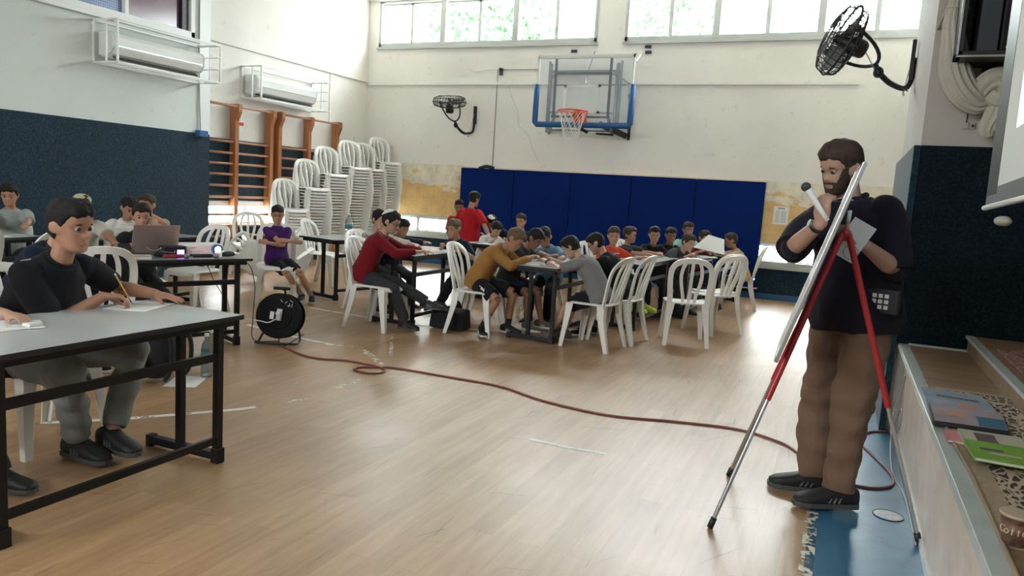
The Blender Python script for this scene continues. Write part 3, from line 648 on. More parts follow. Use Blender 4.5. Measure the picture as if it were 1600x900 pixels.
# ------------------------------------------------------------------ the folding table (long axis +y, leg pairs near +x)
def make_table(L=1.25, W=0.66, top=TOPG, both=True):
    root = empty('folding_table', 'folding table', 'table')
    MB().box(-W, 0, 0, L, 0.722, 0.742).build('tabletop', top, root, bevel=0.003)
    e = MB(); e.box(-W-0.004, 0.004, -0.004, 0.0, 0.718, 0.7405).box(-W-0.004, 0.004, L, L+0.004, 0.718, 0.7405).box(0, 0.004, 0, L, 0.718, 0.7405).box(-W-0.004, -W, 0, L, 0.718, 0.7405)
    e.build('edging', EDGEB, root)
    f = MB(); f.box(-W+0.03, -0.03, 0.03, 0.06, 0.685, 0.722).box(-W+0.03, -0.03, L-0.06, L-0.03, 0.685, 0.722).box(-0.055, -0.03, 0.03, L-0.03, 0.685, 0.722).box(-W+0.03, -W+0.055, 0.03, L-0.03, 0.685, 0.722)
    f.build('apron', BLACKM, root)
    for y in (0.10, L-0.10):
        MB().box(-0.075, -0.04, y-0.018, y+0.018, 0.02, 0.70).build('leg', BLACKM, root, bevel=0.002)
        MB().box(-0.325, -0.29, y-0.018, y+0.018, 0.04, 0.70).build('leg', BLACKM, root, bevel=0.002)
        fo = MB().box(-0.53, -0.036, y-0.02, y+0.02, 0.015, 0.055).box(-0.08, -0.032, y-0.024, y+0.024, 0.0, 0.075).box(-0.53, -0.49, y-0.022, y+0.022, 0.0, 0.06)
        fo.build('foot_bar', BLACKM, root, bevel=0.003)
    MB().box(-0.070, -0.045, 0.10, L-0.10, 0.52, 0.56).build('stretcher', BLACKM, root, bevel=0.002)
    MB().box(-0.070, -0.045, 0.10, L-0.10, 0.10, 0.135).build('stretcher', BLACKM, root, bevel=0.002)
    return root
T0 = make_table(); T1 = make_table(top=TOPD); tu = [False, False]
def table(x, y, deg, label, group='folding tables', dark=False, z=0):
    i = 1 if dark else 0; src = T1 if dark else T0
    t = src if not tu[i] else dup(src)
    tu[i] = True
    t.location = (x, y, z); t.rotation_euler = (0, 0, rad(deg)); t['label'] = label; t['group'] = group; return t
# ------------------------------------------------------------------ tables
table(-2.68, 1.58, 0, 'grey topped folding table in the left foreground where the boy in black writes')
table(-5.00, 3.72, -22, 'folding table carrying the laptop and projector', dark=True)
table(-2.43, 6.60, -2, 'folding table between the boy in mustard and the boy in grey')
table(-3.88, 6.42, 0, 'folding table where the boy in the red sweater writes')
table(-1.97, 7.92, -4, 'folding table with yellow shoes resting on its lower bar')
table(-1.68, 9.20, -6, 'middle table of the long row in front of the blue mats')
table(-1.50, 10.50, -6, 'farthest table of the long row, under the raised sheet of paper')
table(-5.52, 7.28, -14, 'folding table with a water bottle, beside the boy in purple')
table(-3.95, 8.70, -8, 'folding table far back between the standing boy in red and the white skullcap')
table(-6.75, 3.50, 10, 'folding table at the left edge in front of the boy in the pale shirt')
table(-6.35, 4.95, 4, 'dark folding table against the teal wall behind the laptop', dark=True)

# ------------------------------------------------------------------ loose chairs
chair(-4.20, 6.28, 0, 'white plastic chair under the boy in the red sweater')
chair(-3.30, 6.72, 2, 'white plastic chair under the boy in mustard')
chair(-2.12, 6.86, 172, 'white plastic chair under the boy in the grey shirt')
chair(-2.02, 7.36, 174, 'white plastic chair under the boy in glasses')
chair(-1.42, 7.72, 108, 'empty white plastic chair, nearest of the three right of the long tables')
chair(-1.28, 8.62, 140, 'middle of the three white plastic chairs right of the long tables')
chair(-1.32, 8.92, 138, 'farthest of the three white plastic chairs right of the long tables')
chair(-1.30, 10.95, 186, 'white plastic chair under the boy in beige at the end of the long tables')
chair(-5.98, 6.83, -48, 'white plastic chair under the boy in purple')
chair(-3.70, 2.47, 0, 'white plastic chair under the boy in the black shirt in the foreground')
chair(-3.68, 1.78, 4, 'white plastic chair at the left edge under the partly seen child')
chair(-4.82, 3.66, 150, 'white plastic chair with a black jacket over it, behind the boy in the black T-shirt')
chair(-5.80, 4.80, -28, 'white plastic chair under the child at the laptop')
chair(-6.10, 5.75, -90, 'white plastic chair with a white seat beyond the laptop table')
chair(-6.25, 4.15, 190, 'white plastic chair backing onto the boy at the left edge table')
chair(-6.55, 3.72, 185, 'white plastic chair at the far left edge, nearer of the two there')
chair(-7.82, 4.96, -28, 'white plastic chair under the boy at the left edge against the teal wall')
chair(-6.80, 4.75, -80, 'white plastic chair beside the boy in the grey striped shirt')
chair(-3.60, 7.45, 190, 'white plastic chair under the boy in the navy shirt')
chair(-4.85, 7.15, -10, 'white plastic chair under the boy in the pale jacket')
chair(-3.20, 8.20, 190, 'white plastic chair behind the boy in the light blue shirt')
chair(-2.60, 8.60, -30, 'white plastic chair under the boy in orange')
chair(-2.65, 9.25, -10, 'white plastic chair under the boy in dark grey beside the orange shirt')
chair(-2.45, 9.80, -10, 'white plastic chair under the first of the boys in black by the blue mats')
chair(-8.05, 8.55, -50, 'empty white plastic chair standing by the wall bars')
chair(-6.55, 8.45, 10, 'empty white plastic chair behind the table with the water bottle, left one')
chair(-5.95, 8.80, -150, 'empty white plastic chair behind the table with the water bottle, right one')
chair(-7.45, 8.05, 0, 'white plastic chair tipped over beside the boy in purple, left one', z=0.30, tilt=(rad(80), rad(25), rad(40)))
chair(-6.95, 8.0, 0, 'white plastic chair tipped over beside the boy in purple, right one', z=0.30, tilt=(rad(-70), rad(30), rad(10)))
# ------------------------------------------------------------------ stacked chairs, 136 of them
stacks = [(-7.95, 9.35, 12), (-8.02, 9.86, 19), (-8.05, 10.36, 24), (-8.02, 10.88, 27), (-8.03, 11.38, 27), (-8.05, 11.88, 30)]
nth = ['lowest stack, leftmost', 'second stack from the left', 'third stack from the left', 'fourth stack from the left', 'fifth stack from the left', 'rightmost stack in the corner']
for i, (x, y, n) in enumerate(stacks):
    jx = 0
    for k in range(n):
        jx += random.uniform(-0.004, 0.004)
        pos = 'topmost' if k == n-1 else 'one of the stacked'
        lab = ('topmost white plastic chair of the ' if k == n-1 else 'white plastic chair inside the ') + nth[i]
        c = chair(x+0.006*k+jx, y+random.uniform(-0.004, 0.004), -24+random.uniform(-1.2, 1.2), lab, 'white plastic chairs of the '+nth[i].split(',')[0], z=0.0485*k)
# ------------------------------------------------------------------ proscenium furniture
CURT = mat('cream_curtain', (0.50, 0.48, 0.40), 0.9, noise=0.10, nscale=6)
def fold_bundle(path, widths, depth, nf, seed, mb, turn=0.0):
    # a gathered cloth: closed tube whose outline is pleated
    P = spline(path, 6); W_ = np.interp(np.linspace(0, 1, len(P)), np.linspace(0, 1, len(widths)), widths); R = np.random.RandomState(seed); ph = R.rand(4)*6
    rings = []; n = 90
    for i, p in enumerate(P):
        t = P[min(i+1, len(P)-1)]-P[max(i-1, 0)]; t /= np.linalg.norm(t); d = np.array((0, 1, 0)); sd = np.cross(t, d); sd /= np.linalg.norm(sd); d = np.cross(sd, t); r = []
        for k in range(n):
            a = 2*PI*k/n; w = W_[i]; q = 1+0.10*math.sin(nf*a+ph[0]+0.6*math.sin(i*0.15+ph[1]))+0.05*math.sin(2.3*nf*a+ph[2]+i*0.05)
            r.append(p+sd*math.cos(a)*w*q+d*math.sin(a)*min(depth, w*0.8)*q)
        rings.append(r)
    mb.loft(rings)
cu = MB(); Yc = 5.40
fold_bundle([(0.50, Yc, 3.6), (0.50, Yc, 3.2), (0.50, Yc, 2.95), (0.47, Yc, 2.74), (0.46, Yc-0.01, 2.62), (0.48, Yc-0.03, 2.45), (0.50, Yc-0.04, 2.32), (0.56, Yc-0.04, 2.20), (0.64, Yc-0.02, 2.14), (0.72, Yc, 2.16)], [0.10, 0.11, 0.10, 0.042, 0.050, 0.070, 0.082, 0.082, 0.07, 0.045], 0.07, 13, 1, cu)
fold_bundle([(0.62, Yc+0.02, 2.13), (0.67, Yc-0.05, 2.24), (0.75, Yc-0.06, 2.27), (0.80, Yc-0.05, 2.20), (0.74, Yc-0.06, 2.15), (0.69, Yc-0.06, 2.18)], [0.05, 0.06, 0.065, 0.06, 0.05, 0.03], 0.045, 9, 2, cu)
fold_bundle([(0.76, Yc-0.02, 2.2), (0.75, Yc-0.03, 2.08), (0.72, Yc-0.02, 1.98), (0.73, Yc-0.02, 1.93)], [0.05, 0.06, 0.05, 0.02], 0.05, 9, 3, cu)
tag(cu.build('curtain', CURT, smooth=True), 'cream stage curtain gathered, tied and looped over a wall hook', 'curtain')
tag(MB().tube([(0.39, 5.5, 2.60), (0.42, 5.38, 2.70), (0.50, 5.34, 2.70), (0.56, 5.40, 2.68)], 0.008, 6).build('tieback', CURT, smooth=True), 'cord tieback around the cream stage curtain', 'tieback')
r_ = empty('wall_cabinet', 'black wall cabinet above the stage with a speaker inside', 'cabinet', (0.475, 5.50, 2.36))
f = MB(); f.box(0, 0.9, -0.40, 0, 0, 0.03).box(0, 0.03, -0.40, 0, 0, 0.95).box(0.87, 0.9, -0.40, 0, 0, 0.95).box(0, 0.9, -0.02, 0, 0, 0.95).box(0, 0.9, -0.40, 0, 0.92, 0.95); f.build('case', BLK, r_, bevel=0.004)
f = MB(); f.box(-0.004, 0.90, -0.408, -0.398, -0.006, 0.004).box(-0.004, 0.006, -0.408, -0.398, 0, 0.95); f.build('edge_trim', CHROME, r_)
MB().box(0.10, 0.20, -0.36, -0.04, 0.03, 0.90).build('side_panel', DARKM, r_)
f = MB(); pr_ = [(0.22, 0.05), (0.34, 0.03), (0.42, 0.16), (0.44, 0.88), (0.22, 0.88)]; a = [(x, -0.37, z) for x, z in pr_]; b_ = [(x, -0.06, z) for x, z in pr_]; f.add(a+b_, [(4, 3, 2, 1, 0), (5, 6, 7, 8, 9)]+[(i, (i+1) % 5, 5+(i+1) % 5, 5+i) for i in range(5)])
f.build('speaker', BLKF, r_, bevel=0.01)
MB().tube([(0.24, -0.375, 0.05), (0.35, -0.375, 0.10), (0.42, -0.375, 0.20), (0.44, -0.375, 0.9)], 0.006, 6).build('silver_strip', CHROME, r_, smooth=True)
r_ = empty('wall_plate', 'small black wall plate with a silver knob under the cabinet', 'wall plate', (0.66, 5.50, 2.24)); MB().box(0, 0.14, -0.03, 0.02, 0, 0.15).build('plate', BLK, r_, bevel=0.004); MB().ell((0.05, -0.04, 0.05), (0.015, 0.015, 0.015)).build('knob', CHROME, r_, smooth=True)
r_ = empty('wall_socket', 'small beige wall socket below the curtain loop', 'socket', (0.60, 5.52, 1.99)); MB().box(0, 0.03, -0.012, 0, 0, 0.04).box(0.036, 0.066, -0.012, 0, 0, 0.04).build('faceplate', mat('beige_plastic', (0.42, 0.38, 0.32), 0.5), r_, bevel=0.003)
MB().tube([(0.05, -0.014, 0.02), (0.05, -0.02, 0.02)], 0.008, 10).build('hole', BLK, r_); MB().tube([(0.015, -0.008, 0.04), (0.015, -0.008, 0.12)], 0.003, 5).build('wire', BLK, r_)
# projection screen over the stage
p0 = np.array((0.565, 4.00)); dr = np.array((0.4058-0.565, 2.2966-4.0)); dr /= np.linalg.norm(dr); ang = rad(-90)
r_ = empty('projection_screen', 'white roller projection screen with black border hanging over the stage at right', 'screen', (p0[0], p0[1], 1.475), ang)
SCR = mat('screen_cloth', (0.86, 0.87, 0.84), 0.8); SW = 2.4
MB().box(0.06, SW-0.06, -0.0015, 0.0015, 0.09, 1.9).build('cloth', SCR, r_)
MB().box(0.01, 0.25, -0.003, 0.003, 0.06, 1.9).build('border', BLK, r_); r_.rotation_euler = (0, rad(-2), ang)
MB().box(SW-0.06, SW-0.01, -0.003, 0.003, 0.06, 1.9).build('border', BLK, r_)
MB().box(0.01, SW-0.01, -0.002, 0.002, 0.02, 0.09).build('bottom_strip', GREYM, r_)
MB().tube([(-0.02, 0, 0.01), (SW+0.02, 0, 0.01)], 0.012, 10).build('bottom_bar', PLAS_M, r_, smooth=True)
MB().tube([(0, 0, 1.93), (SW, 0, 1.93)], 0.05, 12).build('roller_case', PLAS_M, r_, smooth=True)
o = MB().box(0.50, SW-0.2, -0.0035, -0.0018, 0.30, 1.6).build('projected_image', mat('projected_blue', (0.45, 0.62, 0.72), 0.8, emit=(0.55, 0.80, 1.0), estr=0.22), r_)
tag(MB().ell((0.60, 3.75, 1.43), (0.03, 0.10, 0.022)).build('cable_bundle', CURT, smooth=True), 'small beige cloth bundle tucked below the screen bar', 'bundle')
# ------------------------------------------------------------------ things on the stage
m, nt, b = new_mat('leopard_rug'); LEO = m
tc = nd(nt, 'ShaderNodeTexCoord'); vo = nd(nt, 'ShaderNodeTexVoronoi', feature='DISTANCE_TO_EDGE'); vo.inputs['Scale'].default_value = 26; vo.inputs['Randomness'].default_value = 1
mp = nd(nt, 'ShaderNodeMapping'); mp.inputs['Scale'].default_value = (1.4, 0.75, 1); nt.links.new(tc.outputs['Object'], mp.inputs[0]); ns = nd(nt, 'ShaderNodeTexNoise'); ns.inputs['Scale'].default_value = 9; nt.links.new(mp.outputs[0], ns.inputs['Vector'])
av = nd(nt, 'ShaderNodeMix', data_type='VECTOR'); av.inputs[0].default_value = 0.12; nt.links.new(mp.outputs[0], av.inputs[4]); nt.links.new(ns.outputs['Color'], av.inputs[5]); nt.links.new(av.outputs[1], vo.inputs['Vector'])
c1 = ramp(nt, vo.outputs['Distance'], [(0.10, (0.48, 0.38, 0.26)), (0.15, (0.03, 0.022, 0.018)), (0.45, (0.05, 0.035, 0.025)), (0.6, (0.10, 0.07, 0.05))])
nt.links.new(c1, b.inputs['Base Color']); b.inputs['Roughness'].default_value = 0.95; bumpn(nt, b, noise(nt, 200, 2), 0.5, 0.004)
RUGB = mat('rug_border', (0.36, 0.28, 0.18), 0.95, noise=0.2, nscale=40, bump=0.4, bscale=200)
r_ = empty('rug', 'leopard patterned rug with beige border on the stage edge', 'rug', (0.45, 2.2, 0.60))
MB().box(0.07, 0.75, 0.0, 1.90, 0, 0.009).build('field', LEO, r_); MB().add([(0, 0, 0), (0.07, 0, 0), (0.07, 1.90, 0), (0.75, 1.90, 0), (0.75, 1.95, 0), (0, 1.95, 0), (0, 0, .009), (0.07, 0, .009), (0.07, 1.90, .009), (0.75, 1.90, .009), (0.75, 1.95, .009), (0, 1.95, .009)], [(5, 4, 3, 2, 1, 0), (6, 7, 8, 9, 10, 11)]+[(i, (i+1) % 6, 6+(i+1) % 6, 6+i) for i in range(6)]).build('border', RUGB, r_)
MB().tube(spline([(0.0, -0.2, 0.008), (0.005, 0.5, 0.010), (-0.006, 1.0, 0.010), (0.0, 1.5, 0.010), (-0.004, 1.95, 0.010)], 6), 0.006, 6).build('piping', mat('tan_cord', (0.30, 0.22, 0.14), 0.9), r_, smooth=True)
m, nt, b = new_mat('red_carpet_pattern'); n = noise(nt, 30, 4, rough=0.8); nt.links.new(ramp(nt, n, [(0.38, (0.10, 0.03, 0.03)), (0.48, (0.26, 0.10, 0.09)), (0.58, (0.40, 0.28, 0.20))]), b.inputs['Base Color']); b.inputs['Roughness'].default_value = 0.95
tag(MB().box(0.86, 2.0, 1.5, 5.0, 0.70, 0.708).build('rug', m), 'reddish patterned rug on the upper step of the stage', 'rug')
def m_cover(name, cols, sc=12):
    m, nt, b = new_mat(name); n = noise(nt, sc, 4, rough=0.7); k = len(cols)
    nt.links.new(ramp(nt, n, [(0.32+0.36*i/(k-1), c) for i, c in enumerate(cols)]), b.inputs['Base Color']); b.inputs['Roughness'].default_value = 0.35; return m
PG = mat('page_edges', (0.62, 0.60, 0.55), 0.8)
def book(quad, z, th, cover, label, spine=None, group='magazines and books on the stage', strip=None):
    q = [np.array(p, float) for p in quad]; c_ = sum(q)/4; root = empty('book', label, 'book', (c_[0], c_[1], z), 0, group)
    q = [p-c_ for p in q]
    def slab(name, s, z0, z1, m_):
        mb = MB(); mb.add([(p[0]*s, p[1]*s, z0) for p in q]+[(p[0]*s, p[1]*s, z1) for p in q], [(3, 2, 1, 0), (4, 5, 6, 7)]+[(i, (i+1) % 4, 4+(i+1) % 4, 4+i) for i in range(4)]); return mb.build(name, m_, root, bevel=0.001)
    slab('cover', 1.0, 0, 0.002, cover); slab('pages', 0.985, 0.002, th-0.002, PG); slab('cover', 1.0, th-0.002, th, cover)
    mb = MB(); mb.bar((*q[0], th/2), (*q[1], th/2), 0.004, th); mb.build('spine', spine or cover, root)
    if strip:
        for (u0, v0, u1, v1, mm) in strip:
            P = [q[0]*(1-u)*(1-v)+q[3]*u*(1-v)+q[1]*(1-u)*v+q[2]*u*v for u, v in ((u0, v0), (u1, v0), (u1, v1), (u0, v1))]
            MB().add([(p[0], p[1], th+0.0006) for p in P], [(0, 1, 2, 3)]).build('print', mm, root)
MB_BLUE = m_cover('blue_cover', [(0.20, 0.27, 0.36), (0.33, 0.40, 0.48), (0.42, 0.44, 0.48)]); MB_PINK = m_cover('pink_cover', [(0.36, 0.24, 0.28), (0.45, 0.36, 0.38), (0.36, 0.42, 0.50)])
INKB = mat('cover_print_dark', (0.08, 0.08, 0.10), 0.5); ORG = mat('cover_print_orange', (0.55, 0.26, 0.16), 0.5); TEALP = mat('cover_print_teal', (0.03, 0.14, 0.22), 0.5)
book([(0.41, 3.86), (0.41, 4.05), (0.66, 4.03), (0.67, 3.84)], 0.610, 0.006, MB_BLUE, 'pale blue magazine farthest back on the leopard rug', strip=[(0.2, 0.15, 0.85, 0.35, INKB)])
book([(0.405, 3.64), (0.41, 3.85), (0.67, 3.84), (0.67, 3.62)], 0.612, 0.008, MB_BLUE, 'light blue magazine with an orange figure, second from the back', strip=[(0.45, 0.3, 0.75, 0.7, ORG)])
book([(0.40, 3.35), (0.41, 3.65), (0.68, 3.66), (0.655, 3.36)], 0.610, 0.018, MB_PINK, 'thicker pink and blue book with a dark spine beside the stage edge', spine=BLK, strip=[(0.62, 0.05, 0.99, 0.6, TEALP), (0.15, 0.45, 0.5, 0.7, ORG)])
MB().tube([(0.40, 3.338, 0.62), (0.655, 3.348, 0.622)], 0.011, 8).build('marker_pen', BLK); tag(D.objects['marker_pen'], 'long dark marker lying along the pink and blue book', 'marker')
book([(0.425, 3.12), (0.43, 3.27), (0.56, 3.27), (0.56, 3.12)], 0.609, 0.010, mat('pink_paper', (0.55, 0.20, 0.20), 0.6), 'pink booklet poking out under the cream magazine')
book([(0.475, 3.05), (0.475, 3.28), (0.68, 3.29), (0.68, 3.05)], 0.619, 0.010, mat('cream_cover', (0.50, 0.48, 0.38), 0.4), 'cream magazine with a dark photograph on its cover', strip=[(0.22, 0.35, 0.55, 0.85, mat('photo_print', (0.14, 0.10, 0.10), 0.4))])
GRN = mat('lime_cover', (0.22, 0.42, 0.06), 0.35)
book([(0.475, 2.86), (0.47, 3.09), (0.70, 3.09), (0.70, 2.85)], 0.629, 0.012, GRN, 'lime green book on top, nearest the coffee cup', strip=[(0.15, 0.50, 0.45, 0.62, INKB), (0.25, 0.32, 0.65, 0.42, mat('cover_print_cream', (0.5, 0.45, 0.30), 0.5))])
m, nt, b = new_mat('coffee_cup_print'); n = noise(nt, 60, 5, rough=0.8); nt.links.new(ramp(nt, n, [(0.4, (0.05, 0.028, 0.02)), (0.6, (0.16, 0.09, 0.06))]), b.inputs['Base Color']); b.inputs['Roughness'].default_value = 0.45
cupc = (0.478, 2.215, 0.610); r_ = empty('paper_cup', 'brown paper coffee cup standing on the stage rug', 'cup', cupc)
MB().lathe([(0.027, 0.0), (0.0285, 0.0), (0.031, 0.022), (0.0375, 0.075), (0.0365, 0.075), (0.030, 0.022), (0.026, 0.004)], n=36).build('body', m, r_, smooth=True, ang=40)
MB().lathe([(0.0372, 0.074), (0.0405, 0.074), (0.0415, 0.0775), (0.0405, 0.081), (0.0365, 0.081)], n=36).build('rim', mat('cup_rim', (0.45, 0.36, 0.26), 0.5), r_, smooth=True)
MB().lathe([(0.0, 0.066), (0.036, 0.066)], n=24, caps=False).build('coffee', mat('coffee', (0.20, 0.10, 0.05), 0.2), r_)
MB().lathe([(0.0315, 0.022), (0.0322, 0.0225), (0.0363, 0.060), (0.0357, 0.060)], n=36).build('band', mat('cup_band', (0.17, 0.085, 0.05), 0.5), r_, smooth=True)
# lettering round the cup, facing the camera
wd = 'Coffee'; CL = mat('cup_lettering', (0.60, 0.50, 0.36), 0.6); va = math.atan2(0-cupc[1], 0-cupc[0])
lt = empty('lettering', '', ''); del lt['label']; del lt['category']; lt.parent = r_
for i, ch in enumerate(wd):
    a = va-0.95+i*0.38; rr_ = 0.0352
    M = Matrix.Translation((rr_*math.cos(a), rr_*math.sin(a), 0.040)) @ Matrix.Rotation(a+PI/2, 4, 'Z') @ Matrix.Rotation(PI/2-0.11, 4, 'X')
    text('letter', ch, 0.027, CL, M, lt, 0.0006)
# ------------------------------------------------------------------ floor things
rd = empty('floor_cap', 'round metal floor cover in the blue painted strip', 'floor cover', (0.33, 3.90, 0.0015))
MB().lathe([(0, 0), (0.065, 0), (0.065, 0.003), (0.060, 0.0045), (0, 0.0045)], n=32).build('disc', mat('worn_metal', (0.42, 0.45, 0.47), 0.45, 0.3, noise=0.25, nscale=40), rd, smooth=False)
MB().tube([(0.067*math.cos(t), 0.067*math.sin(t), 0.002) for t in np.linspace(0, 2*PI, 33)[:-1]], 0.003, 5, closed=True).build('ring', BLK, rd)
CORD = mat('red_brown_cord', (0.23, 0.075, 0.055), 0.5)
pts = [(-4.40, 5.09, 0.06), (-4.33, 5.0, 0.012), (-4.17, 4.93), (-3.95, 4.83), (-3.74, 4.81), (-3.53, 4.89), (-3.23, 4.87), (-3.11, 4.79), (-3.12, 4.69), (-3.2, 4.65), (-3.32, 4.68), (-3.33, 4.77), (-3.22, 4.86), (-3.09, 4.92), (-2.64, 4.93), (-2.2, 4.92), (-1.78, 4.75), (-1.3, 4.69), (-0.9, 4.81), (-0.51, 4.89), (-0.26, 4.79), (-0.14, 4.66), (-0.04, 4.40), (0.04, 4.27), (0.20, 4.23), (0.30, 4.26), (0.37, 4.36), (0.37, 4.55), (0.30, 4.80), (0.22, 5.1), (0.28, 5.35), (0.40, 5.45)]
tag(MB().tube(spline([(*p, 0.008) if len(p) == 2 else p for p in pts], 6), 0.0075, 6).build('extension_cord', CORD, smooth=True), 'reddish brown extension cord snaking from the cable reel to the stage', 'cord')
tag(MB().tube(spline([(0.41, 4.9, 0.5), (0.40, 4.95, 0.35), (0.39, 5.1, 0.25), (0.37, 4.85, 0.16), (0.40, 4.75, 0.22), (0.41, 4.9, 0.3), (0.40, 5.2, 0.05), (0.38, 4.6, 0.006), (0.42, 4.2, 0.006), (0.425, 3.6, 0.006)], 6), 0.005, 5).build('thin_cable', mat('pale_cable', (0.45, 0.44, 0.42), 0.5), smooth=True), 'thin cable looping down the stage front behind the man', 'cable')
# cable reel
MATTE = mat('matte_black', (0.008, 0.008, 0.009), 0.7, spec=0.15)
rl = empty('cable_reel', 'black cable reel standing on a bent tube frame, white plug in it', 'cable reel', (-4.42, 5.12, 0)); ax = np.array((0.42, -0.90, 0.16)); ax /= np.linalg.norm(ax); cc_ = np.array((0, 0, 0.235))
sdv = np.cross(ax, (0, 0, 1)); sdv /= np.linalg.norm(sdv); upv_ = np.cross(sdv, ax)
MB().lathe([(0, 0.075), (0.19, 0.075), (0.197, 0.068), (0.197, 0.055), (0.185, 0.05), (0.10, 0.045), (0.10, -0.045), (0.185, -0.05), (0.197, -0.055), (0.197, -0.068), (0.19, -0.075), (0, -0.075)], cc_, 40, axis=ax).build('drum', MATTE, rl, smooth=True, ang=40)
MB().lathe([(0.10, -0.045), (0.165, -0.043), (0.17, 0), (0.165, 0.043), (0.10, 0.045)], cc_, 32, axis=ax).build('wound_cable', mat('black_rubber', (0.02, 0.02, 0.02), 0.6, bump=0.5, bscale=90), rl, smooth=True)
def on(u, v, w=0.08): return cc_+sdv*u+upv_*v+ax*w
MB().lathe([(0, 0.082), (0.11, 0.082), (0.115, 0.075), (0.115, 0.07)], cc_, 32, axis=ax).build('face_plate', MATTE, rl, smooth=True, ang=30)
fr = MB(); fr.tube(spline([on(-0.10, -0.02, -0.10)+0*ax, on(-0.16, -0.16, -0.06), on(-0.17, -0.225, 0.0), on(-0.14, -0.235, 0.12), on(0.14, -0.235, 0.14), on(0.17, -0.225, 0.02), on(0.14, -0.12, -0.09), on(0.0, 0.0, -0.10), on(0.0, 0.15, -0.10), on(0.0, 0.22, -0.08), on(0.01, 0.235, 0.02)], 5), 0.010, 8)
fr.v = [(x, y, max(z, 0.010)) for x, y, z in fr.v]; fr.build('stand', BLK, rl, smooth=True)
MB().tube([on(-0.07, 0.24, 0.02), on(0.07, 0.24, 0.02)], 0.015, 10).build('handle', BLK, rl, smooth=True)
pl = MB().tube([on(0.02-0.03, 0.02), on(-0.01, 0.02, 0.13)], 0.022, 12).tube([on(-0.015, 0.06, 0.09), on(-0.005, -0.04, 0.09)], 0.024, 10).build('plug', WHT, rl, smooth=True)
MB().tube(spline([on(0.01, -0.03, 0.12), on(0.06, -0.06, 0.16), on(0.14, -0.05, 0.14), on(0.30, -0.04, 0.10), on(0.50, -0.05, 0.0)], 6), 0.005, 6).build('plug_cord', WHT, rl, smooth=True)
MB().bar(on(0.05, 0.035, 0.085), on(0.055, -0.03, 0.085), 0.035, 0.008, ax).build('warning_sticker', PAPER, rl)
sc_ = MB()
for u, v, du, dv in ((-0.12, 0.12, 0.03, 0.02), (-0.09, 0.11, 0.01, -0.03), (-0.07, 0.13, 0.02, -0.02), (-0.03, 0.12, 0.02, 0.02), (-0.1, 0.09, 0.03, 0.0), (-0.11, 0.08, 0.0, 0.03), (-0.02, 0.10, 0.03, -0.01)): sc_.bar(on(u, v, 0.076), on(u+du, v+dv, 0.076), 0.003, 0.001, ax)
sc_.build('scribble', WHT, rl)

# ------------------------------------------------------------------ things on the tables
TZ = 0.743
def sheet(x, y, deg, w, h, label, z=TZ, m_=PAPER, lines=True, group='sheets of paper on the tables'):
    o = MB().box(-w/2, w/2, -h/2, h/2, 0, 0.0012).build('paper_sheet', m_); o.location = (x, y, z); o.rotation_euler = (0, 0, rad(deg)); tag(o, label, 'paper', group)
    if lines:
        mb = MB()
        for k in range(5): mb.box(-w*0.38, w*0.34, h*(0.34-0.15*k), h*(0.34-0.15*k)+0.003, 0.0013, 0.0016)
        mb.build('writing', INK, o)
def pencil(a, b_, label, m_=None):
    a = np.array(a); b_ = np.array(b_); root = empty('pencil', label, 'pencil', tuple(a), 0, 'pencils in the children\'s hands'); d = b_-a
    MB().tube([d*0, d*0.85], 0.0038, 6).build('shaft', m_ or mat('yellow_pencil', (0.62, 0.33, 0.05), 0.4), root); MB().tube([d*0.85, d], [0.0038, 0.0005], 6).build('tip', INK, root)
    MB().tube([-d*0.06, d*0.001], 0.0042, 6).build('eraser_end', PAPER, root)
sheet(-3.19, 2.66, 20, 0.21, 0.29, 'paper under the hands of the boy in the black shirt'); sheet(-3.18, 1.98, 80, 0.21, 0.29, 'paper at the left edge of the foreground table')
sheet(-3.12, 2.02, 60, 0.15, 0.20, 'blue edged paper lying on the foreground table by the eraser', z=TZ+0.0016)
tag(MB().box(-3.09, -3.04, 2.0, 2.06, TZ+0.003, TZ+0.016).build('eraser', WHT, bevel=0.003), 'white eraser on the foreground table', 'eraser')
# laptop and projector table: local frame of that table
TF = Matrix.Translation((-5.00, 3.72, 0)) @ Matrix.Rotation(rad(-22), 4, 'Z')
def tw(x, y, z=TZ): v = TF @ Vector((x, y, z)); return (v.x, v.y, v.z)
LID = mat('rose_grey_metal', (0.40, 0.31, 0.28), 0.35, 0.5)
lp = empty('laptop', 'open rose-grey laptop seen from behind its lid', 'laptop', tw(-0.40, 0.42), rad(-22))
MB().box(-0.26, 0, 0, 0.36, 0.0, 0.014).build('base', GREYM, lp, bevel=0.004); MB().box(-0.22, -0.06, 0.03, 0.33, 0.014, 0.016).build('keyboard', BLK, lp)
ld = MB(); ld.bar((0.0, 0.18, 0.012), (0.075, 0.18, 0.245), 0.36, 0.008, (1, 0, -0.3)); ld.build('lid', LID, lp, bevel=0.002)
MB().bar((-0.006, 0.18, 0.03), (0.066, 0.18, 0.236), 0.33, 0.002, (1, 0, -0.3)).build('display', mat('laptop_screen', (0.02, 0.02, 0.03), 0.2, emit=(0.5, 0.6, 0.8), estr=0.15), lp)
pj = empty('projector', 'white projector with a glowing blue lens on the laptop table', 'projector', tw(-0.24, 0.78), rad(-22))
MB().box(-0.22, 0, 0, 0.33, 0.012, 0.095).build('body', WHT, pj, bevel=0.012)
MB().tube([(-0.02, 0.265, 0.055), (0.035, 0.265, 0.055)], 0.042, 24).build('lens_ring', mat('blue_ring', (0.02, 0.10, 0.28), 0.3), pj, smooth=True, ang=40)
MB().ell((0.030, 0.265, 0.055), (0.012, 0.030, 0.030)).build('lens', mat('lens_glow', (0.3, 0.6, 0.9), 0.1, emit=(0.45, 0.75, 1.0), estr=2.2), pj, smooth=True)
g = MB()
